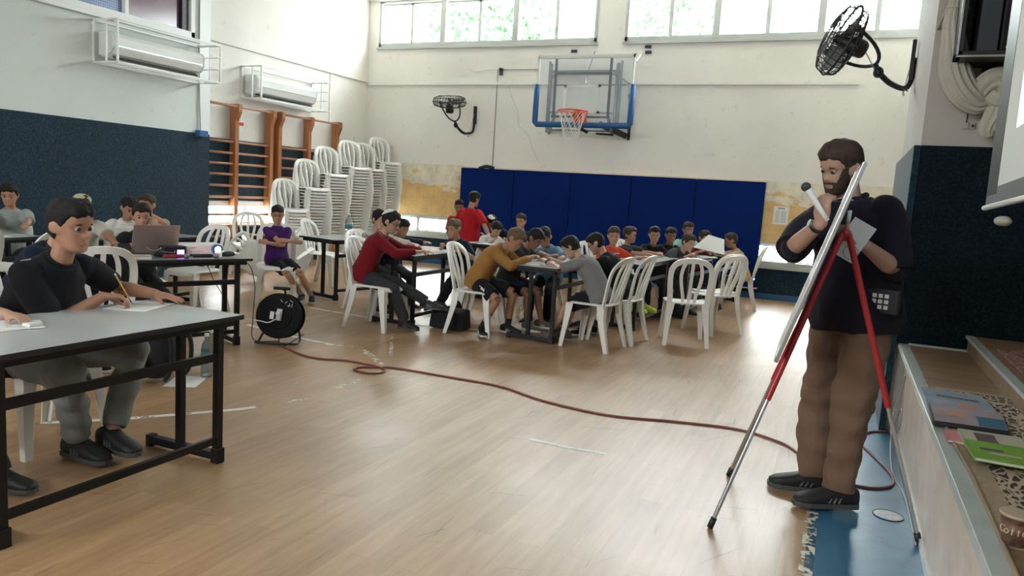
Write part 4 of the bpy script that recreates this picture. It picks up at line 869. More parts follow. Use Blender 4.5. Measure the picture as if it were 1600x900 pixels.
for k in range(5): g.box(0.0, 0.0015, 0.05+0.022*k, 0.062+0.022*k, 0.035, 0.04)
g.box(0.0, 0.0015, 0.05, 0.09, 0.065, 0.07); g.build('vents', GREYM, pj)
for x, y in ((-0.03, 0.03), (-0.03, 0.30), (-0.2, 0.03), (-0.2, 0.30)): MB().tube([(x, y, 0), (x, y, 0.014)], 0.012, 8).build('foot', BLK, pj)
dv = empty('audio_box', 'black audio box with a violet display beside the laptop', 'audio box', tw(-0.20, 0.60), rad(-22)); MB().box(-0.12, 0, 0, 0.19, 0, 0.085).build('case', BLK, dv, bevel=0.012)
MB().box(0, 0.002, 0.11, 0.165, 0.02, 0.055).build('display', mat('violet_display', (0.05, 0.03, 0.1), 0.3, emit=(0.25, 0.2, 1.0), estr=1.0), dv)
o = MB().add([(0, 0, 0), (0.10, -0.02, 0), (0.12, 0.16, 0), (0.01, 0.15, 0), (0.03, 0.03, 0.06), (0.07, 0.02, 0.05), (0.07, 0.10, 0.075), (0.03, 0.11, 0.06)], [(3, 2, 1, 0), (4, 5, 6, 7), (0, 1, 5, 4), (1, 2, 6, 5), (2, 3, 7, 6), (3, 0, 4, 7)]).build('pouch', BLKF, sub=2, smooth=True); o.location = tw(-0.17, 0.47); tag(o, 'black soft pouch in front of the laptop', 'pouch')
o = MB().tube(spline([(0, 0, 0.05), (0.05, 0.03, 0.03), (0.04, 0.10, 0.05), (0.0, 0.14, 0.02), (0.06, 0.2, 0.01), (0.02, 0.25, 0.02)], 6), 0.004, 5).build('cable', GREYM, smooth=True); o.location = tw(-0.12, 0.45, TZ+0.03); tag(o, 'grey cable draped over the black pouch', 'cable')
o = MB().add([(0, 0, 0), (0.09, 0.02, 0), (0.10, 0.22, 0), (0.0, 0.20, 0), (0.02, 0.04, 0.04), (0.07, 0.05, 0.05), (0.06, 0.15, 0.07), (0.02, 0.18, 0.05)], [(3, 2, 1, 0), (4, 5, 6, 7), (0, 1, 5, 4), (1, 2, 6, 5), (2, 3, 7, 6), (3, 0, 4, 7)]).build('camera_bag', mat('slate_fabric', (0.03, 0.04, 0.055), 0.9), sub=2, smooth=True); o.location = tw(-0.16, 0.98); o.rotation_euler = (0, 0, rad(-22)); tag(o, 'dark slate bag in front of the projector lens side', 'bag')
def micro(x, y, deg, m_, label):
    r_ = empty('microphone', label, 'microphone', tw(x, y, TZ+0.02), rad(deg), 'microphones on the laptop table'); MB().lathe([(0.010, 0), (0.014, 0.01), (0.016, 0.14), (0.012, 0.16)], (0, 0, 0), 12, axis=(0, 1, 0)).build('handle', m_, r_, smooth=True)
    MB().ell((0, 0.18, 0), (0.022, 0.026, 0.022)).build('grille', GREYM, r_, smooth=True)
micro(-0.06, 0.55, -22, mat('red_plastic', (0.35, 0.02, 0.03), 0.4), 'red handled microphone at the table edge'); micro(-0.06, 0.78, -25, BLK, 'black microphone lying beside the red one')
ps = empty('power_strip', 'white power strip with a glowing red switch at the table end', 'power strip', tw(-0.30, 1.08), rad(-50)); MB().box(0, 0.27, 0, 0.055, 0, 0.045).build('body', PLAS, ps, bevel=0.01)
MB().box(0.215, 0.245, -0.002, 0.0, 0.012, 0.034).box(0.215, 0.245, 0.015, 0.04, 0.045, 0.049).build('switch', mat('red_lamp', (0.6, 0.05, 0.05), 0.3, emit=(1, 0.12, 0.08), estr=2.5), ps)
for k in range(3): MB().tube([(0.04+0.06*k, 0.028, 0.045), (0.04+0.06*k, 0.028, 0.047)], 0.018, 12).build('outlet', GREYM, ps)
o = empty('book', 'thick white book with orange edge lying beside the laptop', 'book', tw(-0.20, 0.25), rad(-35)); MB().box(0, 0.12, 0, 0.24, 0, 0.022).build('pages', PAPER, o); MB().box(-0.002, 0.124, -0.002, 0.242, -0.0, 0.002).box(-0.002, 0.124, -0.002, 0.242, 0.022, 0.026).build('cover', mat('tan_cover', (0.55, 0.42, 0.30), 0.5), o)
o = MB().box(0, 0.09, 0, 0.12, 0, 0.004).bar((0.045, 0.0, 0.0), (0.045, 0.06, 0.09), 0.09, 0.006, (0, -1, 0.6)).build('wallet', BLK, bevel=0.002); o.location = tw(-0.36, 0.31); o.rotation_euler = (0, 0, rad(50)); tag(o, 'small black folder propped against the laptop corner', 'folder')
o = MB().ell((0, 0, 0.04), (0.05, 0.06, 0.045), 12, 8).build('tissue', PAPER); 
me = o.data
for v in me.vertices: v.co *= 1+0.25*math.sin(v.co.x*160+v.co.y*90)*math.cos(v.co.z*140)
o.location = tw(-0.48, 0.92); tag(o, 'crumpled white tissue behind the projector', 'tissue')
o = MB().box(0, 0.05, 0, 0.05, 0, 0.05).build('small_box', WHT, bevel=0.003); o.location = tw(-0.5, 1.02); tag(o, 'small white box behind the projector', 'box')
tag(MB().tube(spline([tw(-0.05, 1.15, 0.74), tw(0.03, 1.22, 0.68), tw(0.06, 1.25, 0.5), tw(0.10, 1.22, 0.25), tw(0.04, 1.26, 0.05), tw(0.0, 1.5, 0.006), tw(0.2, 1.45, 0.006), tw(0.45, 1.5, 0.15)], 6), 0.004, 5).build('cable', BLK, smooth=True), 'thin black cable hanging off the projector table end', 'cable')
tag(MB().tube(spline([(-5.1, 4.9, 0.74), (-5.2, 5.1, 0.5), (-5.15, 5.2, 0.25), (-5.35, 5.2, 0.01), (-5.7, 5.4, 0.01)], 6), 0.004, 5).build('cable', CORD, smooth=True), 'thin brown cable hanging behind the projector table leg', 'cable')
# bottles
BOT = mat('clear_plastic', (0.55, 0.62, 0.62), 0.1, spec=0.6); BOT.node_tree.nodes['Principled BSDF'].inputs['Transmission Weight'].default_value = 0.85; BOT.node_tree.nodes['Principled BSDF'].inputs['IOR'].default_value = 1.2
def bottle(x, y, z, h, label, tilt=0):
    r_ = empty('water_bottle', label, 'bottle', (x, y, z), 0, 'clear water bottles'); s = h/0.3
    MB().lathe([(0, 0), (0.036*s, 0), (0.040*s, 0.01), (0.040*s, 0.09), (0.037*s, 0.10), (0.040*s, 0.11), (0.040*s, 0.19*s/s), (0.032*s, 0.235), (0.014*s, 0.27), (0.014*s, 0.29)], n=20).build('bottle_body', BOT, r_, smooth=True)
    MB().tube([(0, 0, 0.29), (0, 0, 0.31)], 0.016*s, 12).build('cap', WHT, r_); MB().lathe([(0.0405*s, 0.12), (0.0408*s, 0.12), (0.0408*s, 0.17), (0.0405*s, 0.17)], n=20).build('wrapper', mat('teal_label', (0.03, 0.2, 0.22), 0.5), r_, smooth=True)
bottle(-5.62, 7.70, TZ, 0.34, 'clear water bottle on the far table in front of the chair stacks'); bottle(-4.02, 3.90, 0, 0.30, 'clear bottle on the floor beside the black backpack'); bottle(-4.10, 4.02, 0, 0.26, 'second clear bottle on the floor behind the backpack')
# backpack and jacket
bp_ = empty('backpack', 'black backpack standing on the floor under the foreground table', 'backpack', (-4.20, 3.62, 0))
MB().add([(-0.17, -0.12, 0), (0.17, -0.14, 0), (0.18, 0.12, 0), (-0.17, 0.12, 0), (-0.18, -0.14, 0.25), (0.19, -0.16, 0.25), (0.19, 0.14, 0.25), (-0.18, 0.13, 0.25), (-0.13, -0.07, 0.50), (0.12, -0.08, 0.52), (0.12, 0.09, 0.50), (-0.12, 0.08, 0.49)], [(3, 2, 1, 0), (8, 9, 10, 11)]+[(i, (i+1) % 4, 4+(i+1) % 4, 4+i) for i in range(4)]+[(4+i, 4+(i+1) % 4, 8+(i+1) % 4, 8+i) for i in range(4)]).build('main_bag', BLKF, bp_, sub=3, smooth=True)
MB().add([(-0.12, -0.22, 0.03), (0.12, -0.23, 0.03), (0.13, -0.12, 0.03), (-0.12, -0.12, 0.03), (-0.11, -0.20, 0.26), (0.11, -0.20, 0.26), (0.12, -0.12, 0.27), (-0.12, -0.12, 0.27)], [(3, 2, 1, 0), (4, 5, 6, 7)]+[(i, (i+1) % 4, 4+(i+1) % 4, 4+i) for i in range(4)]).build('front_pocket', BLKF, bp_, sub=2, smooth=True)
MB().tube(spline([(-0.05, 0.05, 0.50), (0, 0.06, 0.56), (0.05, 0.05, 0.50)], 5), 0.012, 6).build('handle', BLKF, bp_, smooth=True)
for s_ in (-1, 1): MB().tube(spline([(0.15, 0.06*s_, 0.45), (0.24, 0.08*s_, 0.3), (0.23, 0.08*s_, 0.12), (0.17, 0.07*s_, 0.04)], 6), 0.015, 6).build('strap', BLKF, bp_, smooth=True)
sheet(-4.02, 3.72, 30, 0.21, 0.29, 'white notebook lying on the floor by the backpack', z=0.002, lines=False)
bg = empty('backpack', 'black bag on the floor under the table of the boy in red', 'backpack', (-3.62, 6.75, 0)); MB().add([(-0.2, -0.12, 0), (0.2, -0.14, 0), (0.2, 0.12, 0), (-0.2, 0.12, 0), (-0.18, -0.1, 0.2), (0.18, -0.12, 0.18), (0.18, 0.1, 0.22), (-0.18, 0.1, 0.2)], [(3, 2, 1, 0), (4, 5, 6, 7)]+[(i, (i+1) % 4, 4+(i+1) % 4, 4+i) for i in range(4)]).build('main_bag', BLKF, bg, sub=2, smooth=True, bevel=0.03)
MB().tube(spline([(-0.15, -0.1, 0.15), (-0.1, -0.18, 0.28), (0.05, -0.2, 0.26), (0.15, -0.12, 0.15)], 6), 0.012, 6).build('strap', BLKF, bg, smooth=True)
# papers on the far tables
for i, (x, y, d_, lb) in enumerate([(-2.80, 6.85, 12, 'paper under the pencil of the boy in mustard'), (-2.60, 6.92, 70, 'paper in front of the boy in the grey shirt'), (-2.72, 7.25, 30, 'paper in front of the boy in light blue'), (-4.28, 6.62, 15, 'paper under the hands of the boy in the red sweater'), (-4.05, 7.25, 20, 'paper in front of the boy in the navy shirt'), (-4.32, 7.1, 40, 'paper in front of the boy in the pale jacket'),
      (-2.25, 8.15, 10, 'white paper at the near end of the long tables'), (-2.30, 8.70, 15, 'paper in front of the boy in orange'), (-1.75, 9.5, 5, 'paper in front of the leaning boy in black'), (-1.62, 10.1, 20, 'paper in front of the boy in maroon'), (-1.9, 10.4, 0, 'paper farthest along the long tables'), (-4.25, 9.0, 10, 'paper on the table beyond the boy in mustard')]):
    sheet(x, y, d_, 0.21, 0.29, lb)
sheet(-7.05, 4.30, 30, 0.21, 0.29, 'paper in front of the boy in the pale shirt at the left edge'); 
o = MB().box(-0.01, 0.01, -0.08, 0.08, 0, 0.006).build('ruler', mat('salmon_plastic', (0.6, 0.28, 0.18), 0.5)); o.location = (-6.98, 4.28, TZ+0.002); o.rotation_euler = (0, 0, rad(40)); tag(o, 'salmon coloured ruler on paper at the left edge table', 'ruler')
# pinned notice on the ochre plaster
o = MB().box(-1.06, -0.84, YB-0.009, YB-0.006, 1.19, 1.47).build('notice', PAPER); tag(o, 'white printed notice pinned on the ochre wall right of the blue mats', 'notice')
g = MB(); g.box(-1.0, -0.9, YB-0.0105, YB-0.009, 1.43, 1.45)
for k in range(8):
    g.box(-1.03, -0.97, YB-0.0105, YB-0.009, 1.385-0.023*k, 1.393-0.023*k).box(-0.95, -0.87, YB-0.0105, YB-0.009, 1.385-0.023*k, 1.393-0.023*k)
g.build('print', mat('grey_ink', (0.30, 0.30, 0.30), 0.8), o)
o = MB().tube(spline([(-6.2, YB-0.08, 1.83), (-6.05, YB-0.1, 1.87), (-5.9, YB-0.09, 1.84)], 4), 0.03, 8).build('cloth', mat('dark_green_cloth', (0.02, 0.05, 0.05), 0.9), smooth=True); tag(o, 'small dark cloth lying on top of the blue wall mats', 'cloth')

# ------------------------------------------------------------------ easel
ea = empty('easel', 'red and grey metal easel holding a thin whiteboard', 'easel', (0.0, 3.6, 0)); AP = np.array((0.0, 0.0, 1.335))
def leg3(f, k):
    f = np.array(f, float); a = AP+np.array(k); m_ = a+(f-a)*0.56
    l = MB().tube([a, m_], 0.014, 10).build('leg', REDM, ea, smooth=True, ang=40)
    l['label'] = 'red upper leg tube'
    MB().tube([m_-(f-a)*0.03, f+(a-f)*0.02], 0.0095, 10).build('lower_leg', CHROME, l, smooth=True, ang=40); MB().tube([f+(a-f)*0.035, f], 0.014, 8).build('rubber_foot', BLK, l, smooth=True)
leg3((-0.41, -0.31, 0.004), (-0.012, -0.03, 0)); leg3((-0.43, 0.41, 0.004), (-0.012, 0.03, 0)); leg3((0.44, 0.03, 0.004), (0.012, 0, 0))
MB().ell(AP, (0.024, 0.05, 0.022)).build('hinge', REDM, ea, smooth=True)
B0 = np.array((-0.215, 0, 0.80)); B1 = np.array((0.030, 0, 1.615)); nb = np.array((-(B1-B0)[2], 0, (B1-B0)[0])); nb /= np.linalg.norm(nb)
wbm = MB(); 
bd = empty('whiteboard', 'thin whiteboard seen almost edge-on, leaning on the red easel', 'whiteboard', (0, 3.6, 0))
c0 = (B0+B1)/2; hl = (B1-B0)/2; yy = np.array((-0.010, 0.25, 0)); 
def slab(name, s, t0, t1, m_, yk=1.0):
    vs = [c0+hl*s*i+yy*yk*j+np.array((0, -0.10, 0))+nb*t for t in (t0, t1) for i, j in ((-1, -1), (1, -1), (1, 1), (-1, 1))]
    return MB().add(vs, [(3, 2, 1, 0), (4, 5, 6, 7)]+[(i, (i+1) % 4, 4+(i+1) % 4, 4+i) for i in range(4)]).build(name, m_, bd, bevel=0.001)
slab('board', 0.99, -0.005, 0.006, WHT, 0.98)
fr = MB(); o_ = np.array((0, -0.10, 0))
for j in (-1, 1): fr.bar(c0-hl+o_+yy*j, c0+hl+o_+yy*j, 0.018, 0.016, nb)
for i in (-1, 1): fr.bar(c0+hl*i+o_-yy, c0+hl*i+o_+yy, 0.018, 0.016, nb)
fr.build('frame', CHROME, bd, bevel=0.002)
slab('back_panel', 0.97, -0.008, -0.005, GREYM, 0.96)
tag(MB().ell((0.035, 3.27, 1.61), (0.01, 0.012, 0.014)).build('clip', DARKM, smooth=True), 'small dark clip at the top corner of the whiteboard', 'clip')
# ------------------------------------------------------------------ people: one continuous body mesh each, clothing and hair as children
def nz(v): v = np.array(v, float); return v/(np.linalg.norm(v)+1e-12)
def rot(v, ax, a): q = Quaternion(Vector(ax), a); r = q @ Vector(v); return np.array((r.x, r.y, r.z))
def remesh(mb, name, mats, voxel, smooth_it=4, fold=0.0, fs=16, seed=0, org=(0, 0, 0), parent=None, post=None, vz=0.6):
    me = mb.mesh('tmp', mats); o = D.objects.new('tmp', me); C.objects.link(o)
    r = o.modifiers.new('r', 'REMESH'); r.mode = 'VOXEL'; r.voxel_size = voxel
    s = o.modifiers.new('s', 'SMOOTH'); s.factor = 0.5; s.iterations = smooth_it
    dg = bpy.context.evaluated_depsgraph_get(); dg.update(); ev = o.evaluated_get(dg); m2 = D.meshes.new_from_object(ev); D.objects.remove(o); D.meshes.remove(me)
    n = len(m2.vertices); co = np.empty(n*3, np.float32); m2.vertices.foreach_get('co', co); co = co.reshape(-1, 3)
    if fold:
        nr = np.empty(n*3, np.float32); m2.vertices.foreach_get('normal', nr); nr = nr.reshape(-1, 3); R = np.random.RandomState(seed); d = np.zeros(n)
        for k in range(7):
            f = R.normal(size=3); f /= np.linalg.norm(f); f[2] *= vz; w = fs*(1+0.5*R.rand()); warp = 0.9*np.sin(co @ (R.normal(size=3)*5)+R.rand()*6)
            d += np.sin(co @ f*w*2+R.rand()*6+warp)*R.rand()
        d = np.sign(d)*np.abs(d)**1.1; co += nr*(d*fold*0.55)[:, None]
    if post: co = post(co)
    co = co-np.array(org, np.float32); m2.vertices.foreach_set('co', co.astype(np.float32).ravel())
    m2.polygons.foreach_set('use_smooth', [True]*len(m2.polygons)); m2.name = name; m2.update()
    ob = D.objects.new(name, m2); C.objects.link(ob)
    if parent is not None: ob.parent = parent
    return ob
def skin(name, c): return mat(name, c, 0.55, sss=0.08, noise=0.05, nscale=14)
SK1 = skin('skin_tan', (0.40, 0.205, 0.125)); SK2 = skin('skin_light', (0.47, 0.275, 0.19)); SK3 = skin('skin_brown', (0.28, 0.14, 0.085)); SK4 = skin('skin_fair', (0.42, 0.25, 0.18))
def hairm(name, c): return mat(name, c, 0.7, noise=0.35, nscale=50, bump=0.6, bscale=130, spec=0.3)
HBLK = hairm('hair_black', (0.012, 0.010, 0.009)); HBRN = hairm('hair_brown', (0.045, 0.028, 0.018)); HLT = hairm('hair_light_brown', (0.13, 0.085, 0.05))
def cloth(name, c, n=0.12): return mat(name, c, 0.92, noise=n, nscale=9, bump=0.25, bscale=300, spec=0.2, sheen=0.05)
EYEW = mat('eye_white', (0.42, 0.38, 0.35), 0.3); IRIS = mat('iris', (0.03, 0.018, 0.01), 0.15); LIPS = mat('lips', (0.40, 0.16, 0.13), 0.5)
SOLE = mat('shoe_sole', (0.60, 0.60, 0.57), 0.6); SOLEB = mat('dark_sole', (0.07, 0.07, 0.068), 0.6)

HZ = [-.50, -.47, -.42, -.34, -.25, -.16, -.08, 0.0, .08, .16, .25, .33, .40, .455, .485, .50]
HF = [.24, .33, .365, .365, .36, .35, .345, .345, .37, .385, .375, .345, .29, .205, .125, 0.02]
HB = [.05, -.02, -.10, -.20, -.30, -.37, -.42, -.45, -.465, -.465, -.445, -.40, -.325, -.22, -.13, -.02]
HW = [.09, .155, .20, .24, .27, .29, .305, .315, .325, .33, .325, .30, .25, .17, .105, .02]
def head_rings(nz_=34, n=36, off=None):
    out = []
    zs = np.concatenate([np.linspace(-.5, .40, nz_-8), np.linspace(.42, .50, 8)])
    for z in zs:
        f, b_, w = np.interp(z, HZ, HF), np.interp(z, HZ, HB), np.interp(z, HZ, HW); cx = (f+b_)/2; rx = (f-b_)/2; r = []
        for k in range(n):
            a = 2*PI*k/n; c_, s_ = math.cos(a), math.sin(a); e = 0.86
            x = cx+rx*np.sign(c_)*abs(c_)**e; y = w*np.sign(s_)*abs(s_)**e
            if c_ > 0:                                        # facial relief
                g = lambda y0, z0, sy, sz: math.exp(-((y-y0)/sy)**2-((z-z0)/sz)**2)
                x += 0.0
                x -= 0.050*(g(.135, .01, .075, .055)+g(-.135, .01, .075, .055))          # eye sockets
                x += 0.022*g(0, .085, .20, .035)                                        # brow
                x += 0.100*g(0, -.135, .050, .050)+0.060*g(0, -.06, .036, .085)+0.030*(g(.048, -.15, .028, .028)+g(-.048, -.15, .028, .028))
                x += 0.026*g(0, -.255, .085, .022)+0.026*g(0, -.305, .075, .022)-0.014*g(0, -.28, .10, .012)-0.02*g(0, -.355, .09, .03)
                x += 0.035*g(0, -.43, .10, .05)+0.016*(g(.19, -.13, .07, .07)+g(-.19, -.13, .07, .07))
            if off: x, y, zz = off(x, y, z)
            else: zz = z
            r.append((x, y, zz))
        out.append(r)
    return out
def ring(c, s, d, w, dd, n=16, e=0.9):
    out = []
    for k in range(n):
        a = 2*PI*k/n; ca, sa = math.cos(a), math.sin(a)
        out.append(c+s*(w*np.sign(ca)*abs(ca)**e)+d*(dd*np.sign(sa)*abs(sa)**e))
    return out
def ik(a, t, l1, l2, pole):
    a, t = np.array(a, float), np.array(t, float); d = t-a; L = np.linalg.norm(d); mx = (l1+l2)*0.995
    if L > mx: t = a+d/L*mx; d = t-a; L = mx
    L = max(L, abs(l1-l2)*1.05+1e-3); dn = nz(d); ca = np.clip((l1*l1+L*L-l2*l2)/(2*l1*L), -1, 1); p = np.array(pole, float); p = p-dn*np.dot(p, dn); p = nz(p)
    return a+dn*l1*ca+p*l1*math.sqrt(max(0, 1-ca*ca)), t
def hand_into(mb, w, d, nrm, k, side, curl, thumb=0.5):
    """palm and five fingers at wrist w, pointing d, palm facing nrm; side = +1 left hand, -1 right hand"""
    d = nz(d); nrm = nz(np.array(nrm)-d*np.dot(nrm, d)); lat = np.cross(nrm, d)*side      # towards the thumb
    L = 0.085*k; rings = [ring(w+d*L*t, lat, nrm, wd*k, th*k, 12) for t, wd, th in ((-0.15, .027, .021), (0.1, .030, .019), (.5, .040, .017), (.9, .041, .014), (1.06, .036, .010))]
    mb.loft(rings)
    for i, (o_, ln, r_) in enumerate(((.029, .075, .0090), (.010, .083, .0092), (-.010, .077, .0088), (-.028, .060, .0078))):
        p = w+d*L*(0.97 if i else 0.93)+lat*o_*k; dd = nz(d+lat*(0.10-0.065*i)); P = [p-dd*0.02*k, p]; a = 0
        c_ = curl if isinstance(curl, (int, float)) else curl[i]
        for j, f in enumerate((.45, .31, .24)):
            a += c_*(0.75, 1.0, 0.7)[j]; q = nz(dd*math.cos(a)+nrm*math.sin(a)); p = p+q*ln*f*k; P.append(p)
        mb.tube(P, [r_*k*x for x in (1.0, 1.05, .98, .9, .72)], 8)
    tb = w+d*L*0.22+lat*0.026*k; td = nz(d*0.75+lat*(0.9-0.6*thumb)+nrm*(0.15+0.75*thumb)); t2 = nz(td+d*0.5-lat*0.25*thumb)
    mb.tube([tb-td*.012*k, tb+td*0.026*k, tb+td*0.026*k+t2*0.026*k, tb+td*0.026*k+t2*0.050*k], [.0135*k, .0125*k, .0105*k, .0075*k], 8)

def person(label, xy, face, h=1.45, pz=0.53, lean=18, twist=0, sidelean=0, head=(0, 15, 0), hands=None, elbows=None, curls=(0.45, 0.45), palms=None, hdirs=None,
           feet=None, knees=None, toes=None, skin_m=SK1, hair=HBLK, hairlen=0, top=None, sleeve=0.5, bottom=None, leg=1.0, shoe=BLKF, sole=SOLE, sock=None, cap=None, collar=None,
           vox=0.0085, hm=None, group=None, slim=1.0, extras=None, seed=0, cat='person', loose=1.0, beard=None, hem=0.02, folds=1.0):
    k = h/1.78; hm = hm or (1.0 + max(0, 1.7-h)*0.38); hh = 0.235*k*hm
    F = np.array((math.cos(rad(face)), math.sin(rad(face)), 0)); S = np.array((-F[1], F[0], 0)); Z = np.array((0, 0, 1.0))
    pel = np.array((xy[0], xy[1], pz)); root = empty('person', label, cat, (xy[0], xy[1], 0), 0, group); org = (xy[0], xy[1], 0)
    wf = k*slim; sk_ = 1.10
    # spine
    pts = [pel]; dirs = []
    for ln, q in ((.14, .55), (.14, .9), (.14, 1.15), (.11, 1.35)):
        a = rad(lean*q); d = nz(Z*math.cos(a)+F*math.sin(a)+S*math.sin(rad(sidelean))*q); dirs.append(d); pts.append(pts[-1]+d*ln*k)
    nb_ = pts[-1]; tw = lambda t: rot(S, Z, rad(twist*t))
    chestd = dirs[2]; Ss = nz(tw(1)-chestd*np.dot(tw(1), chestd)); Fd = np.cross(Ss, chestd)
    shc = pts[3]+chestd*0.036*k
    sh = {1: shc+Ss*0.168*wf, -1: shc-Ss*0.168*wf}
    # head frame
    hy, hp, hr = head; hf = rot(F, Z, rad(hy)); hs = np.cross(Z, hf); hf = rot(hf, hs, rad(hp)); hu = np.cross(hf, hs); hs = rot(hs, hf, rad(hr)); hu = rot(hu, hf, rad(hr))
    ndir = nz(dirs[3]+hu*0.9); hb_ = nb_+ndir*0.075*k; hc = hb_+hu*hh*0.43+hf*hh*0.10
    def hw(p): return hc+hf*p[0]*hh+hs*p[1]*hh+hu*p[2]*hh
    # targets
    if hands is None: hands = [pel+F*0.42*k+S*0.12*k+Z*0.25, pel+F*0.42*k-S*0.12*k+Z*0.25]
    el = {}; wr = {}; ua, fa = 0.285*k, 0.255*k
    for i, s in enumerate((1, -1)):
        pole = (elbows[i] if elbows and elbows[i] is not None else (-Z*0.8+S*s*0.75-F*0.25))
        el[s], wr[s] = ik(sh[s], hands[i], ua, fa, pole)
    th_, sn = 0.43*k, 0.42*k; kn = {}; an = {}; hip = {}; 
    if feet is None: feet = [pel+F*0.43*k+S*0.11, pel+F*0.43*k-S*0.11]; feet = [np.array((f[0], f[1], 0.085*k)) for f in feet]
    for i, s in enumerate((1, -1)):
        hip[s] = pel+S*s*0.085*wf-Z*0.01
        f = np.array(feet[i], float); f = np.array((f[0], f[1], f[2] if len(f) > 2 else 0.085*k))
        kn[s], an[s] = ik(hip[s], f, th_, sn, knees[i] if knees else (F*0.8+Z*0.9+S*s*0.15))
    td = {}
    for i, s in enumerate((1, -1)):
        if toes and toes[i] is not None: a = rad(toes[i]); td[s] = np.array((math.cos(a), math.sin(a), 0))
        else:
            q = an[s]-kn[s]; q = F*0.8+S*s*0.15; td[s] = nz((q[0], q[1], 0))
        if toes and len(toes) > 2: td[s] = nz(td[s]+np.array((0, 0, toes[2+i])))
    # torso ring table: point index along spine, half width, half depth
    def torso(inf, mb, lo=-0.10, top_r=0.062, drape=0.0, n=20, cap_top=True):
        R = []
        def at(t):                                         # t in metres of a 1.78 person, along the spine from the pelvis
            t *= k
            if t <= 0: return pts[0]+dirs[0]*t, dirs[0]
            acc = 0
            for i, ln in enumerate((.14*k, .14*k, .14*k, .11*k)):
                if t <= acc+ln or i == 3: return pts[i]+dirs[i]*(t-acc), dirs[i]
                acc += ln
        for t, w, dd in ((lo, .150, .105), (-.03, .172, .122), (.04, .166, .120), (.12, .145+drape*.018, .104+drape*.012), (.20, .145+drape*.014, .104+drape*.010), (.28, .158, .112), (.36, .170, .116), (.425, .165, .104), (.465, .135, .086), (.50, .092, .070), (.53, top_r, .062)):
            if t < lo: continue
            p, d = at(t); s_ = tw(max(0, t)/0.5); s_ = nz(s_-d*np.dot(s_, d)); f_ = np.cross(s_, d); ex = inf*0.9 if (inf > 0 and t < .05) else 0; R.append(ring(p, s_, f_, w*wf+inf+ex, dd*wf+inf+ex, n))
        mb.loft(R)
    # ---------------- body
    B = MB(); torso(-0.004, B)
    B.tube([nb_-dirs[3]*0.05*k, nb_+dirs[3]*0.01*k, hb_, hb_+hu*0.06*k], [.058*k, .053*k*slim, .050*k*slim, .050*k], 14)
    for s in (1, -1):
        B.ell(sh[s]-Ss*s*.012*k, (.056*wf,)*3); B.tube([sh[s], sh[s]*.88+el[s]*.12, sh[s]*.7+el[s]*.3, sh[s]*.35+el[s]*.65, el[s], el[s]*.72+wr[s]*.28, el[s]*.35+wr[s]*.65, wr[s]], [x*wf for x in (.050, .053, .048, .042, .037, .040, .033, .026)], 14)
        kf = kn[s]; a_ = hip[s]; B.tube([a_-S*s*0.02, a_*.97+kf*.03, a_*.65+kf*.35, a_*.3+kf*.7, kf], [x*wf for x in (.075, .086, .078, .064, .056)], 14)
        bk = nz(np.cross(np.cross(an[s]-kf, F), an[s]-kf)); B.tube([kf, kf*.85+an[s]*.15, kf*.65+an[s]*.35-bk*0.010*k, kf*.3+an[s]*.7, an[s]], [x*wf for x in (.054, .050, .055, .042, .034)], 14)
        tdd = td[s]; up_ = nz(Z-tdd*np.dot(Z, tdd)); lt = np.cross(up_, tdd); bb = an[s]-up_*0.05*k
        B.loft([ring(bb-tdd*.06*k, lt, up_, .020*k, .020*k, 10), ring(bb-tdd*.04*k, lt, up_, .031*k, .03*k, 10), ring(bb+tdd*.04*k, lt, up_, .034*k, .030*k, 10), ring(bb+tdd*.11*k-up_*.008*k, lt, up_, .040*k, .020*k, 10), ring(bb+tdd*.16*k-up_*.013*k, lt, up_, .030*k, .012*k, 10)])
    for i, s in enumerate((1, -1)):
        fd = nz(wr[s]-el[s]); hd = hdirs[i] if hdirs and hdirs[i] is not None else fd; pn = palms[i] if palms and palms[i] is not None else (-Z+fd*0.01)
        hand_into(B, wr[s], nz(hd), np.array(pn, float), k*1.0, s, curls[i])
    B.loft([[hw(p) for p in r] for r in head_rings()])
    for s in (1, -1):                                       # ears
        Rm = np.array((hf*.35+hs*s*.15, hs*s, hu)).T
        B.ell(hw((-0.02, s*.335, -.03)), (hh*.17, hh*.032, hh*.135), 10, 8, R=np.array((nz(hf*.95+hs*s*-.3), nz(hs*s+hf*-.3), hu)).T)
    remesh(B, 'body', [skin_m], vox, 2, org=org, parent=root)
    # ---------------- face parts
    for s in (1, -1):
        c_ = hw((.292, s*.135, .012)); E = MB().ell(c_, (hh*.054,)*3, 12, 10); E.build('eye', EYEW, root, smooth=True, org=org)
        E = MB().ell(c_+hf*hh*.028-hu*hh*.010, (hh*.041,)*3, 12, 10); E.build('iris', IRIS, root, smooth=True, org=org)
        MB().tube([hw((.345, s*.06, .088)), hw((.362, s*.12, .105)), hw((.322, s*.20, .085))], [hh*.012, hh*.016, hh*.008], 6).build('eyebrow', hair, root, smooth=True, org=org)
        L_ = MB(); L_.tube([hw((.30, s*.075, .025)), hw((.330, s*.105, .046)), hw((.328, s*.15, .048)), hw((.290, s*.195, .015))], [hh*.012, hh*.020, hh*.020, hh*.010], 6); L_.build('eyelid', skin_m, root, smooth=True, org=org)
    MB().tube([hw((.345, .085, -.282)), hw((.372, .05, -.268)), hw((.385, 0, -.272)), hw((.372, -.05, -.268)), hw((.345, -.085, -.282))], [hh*.004, hh*.017, hh*.017, hh*.017, hh*.004], 8).tube([hw((.345, .08, -.286)), hw((.378, .04, -.302)), hw((.382, 0, -.304)), hw((.378, -.04, -.302)), hw((.345, -.08, -.286))], [hh*.004, hh*.017, hh*.020, hh*.017, hh*.004], 8).build('lips', LIPS, root, smooth=True, org=org)
    # ---------------- hair: a shell over the skull that dives under the skin at the hairline
    R = np.random.RandomState(seed+5); ph = R.rand(8)*6
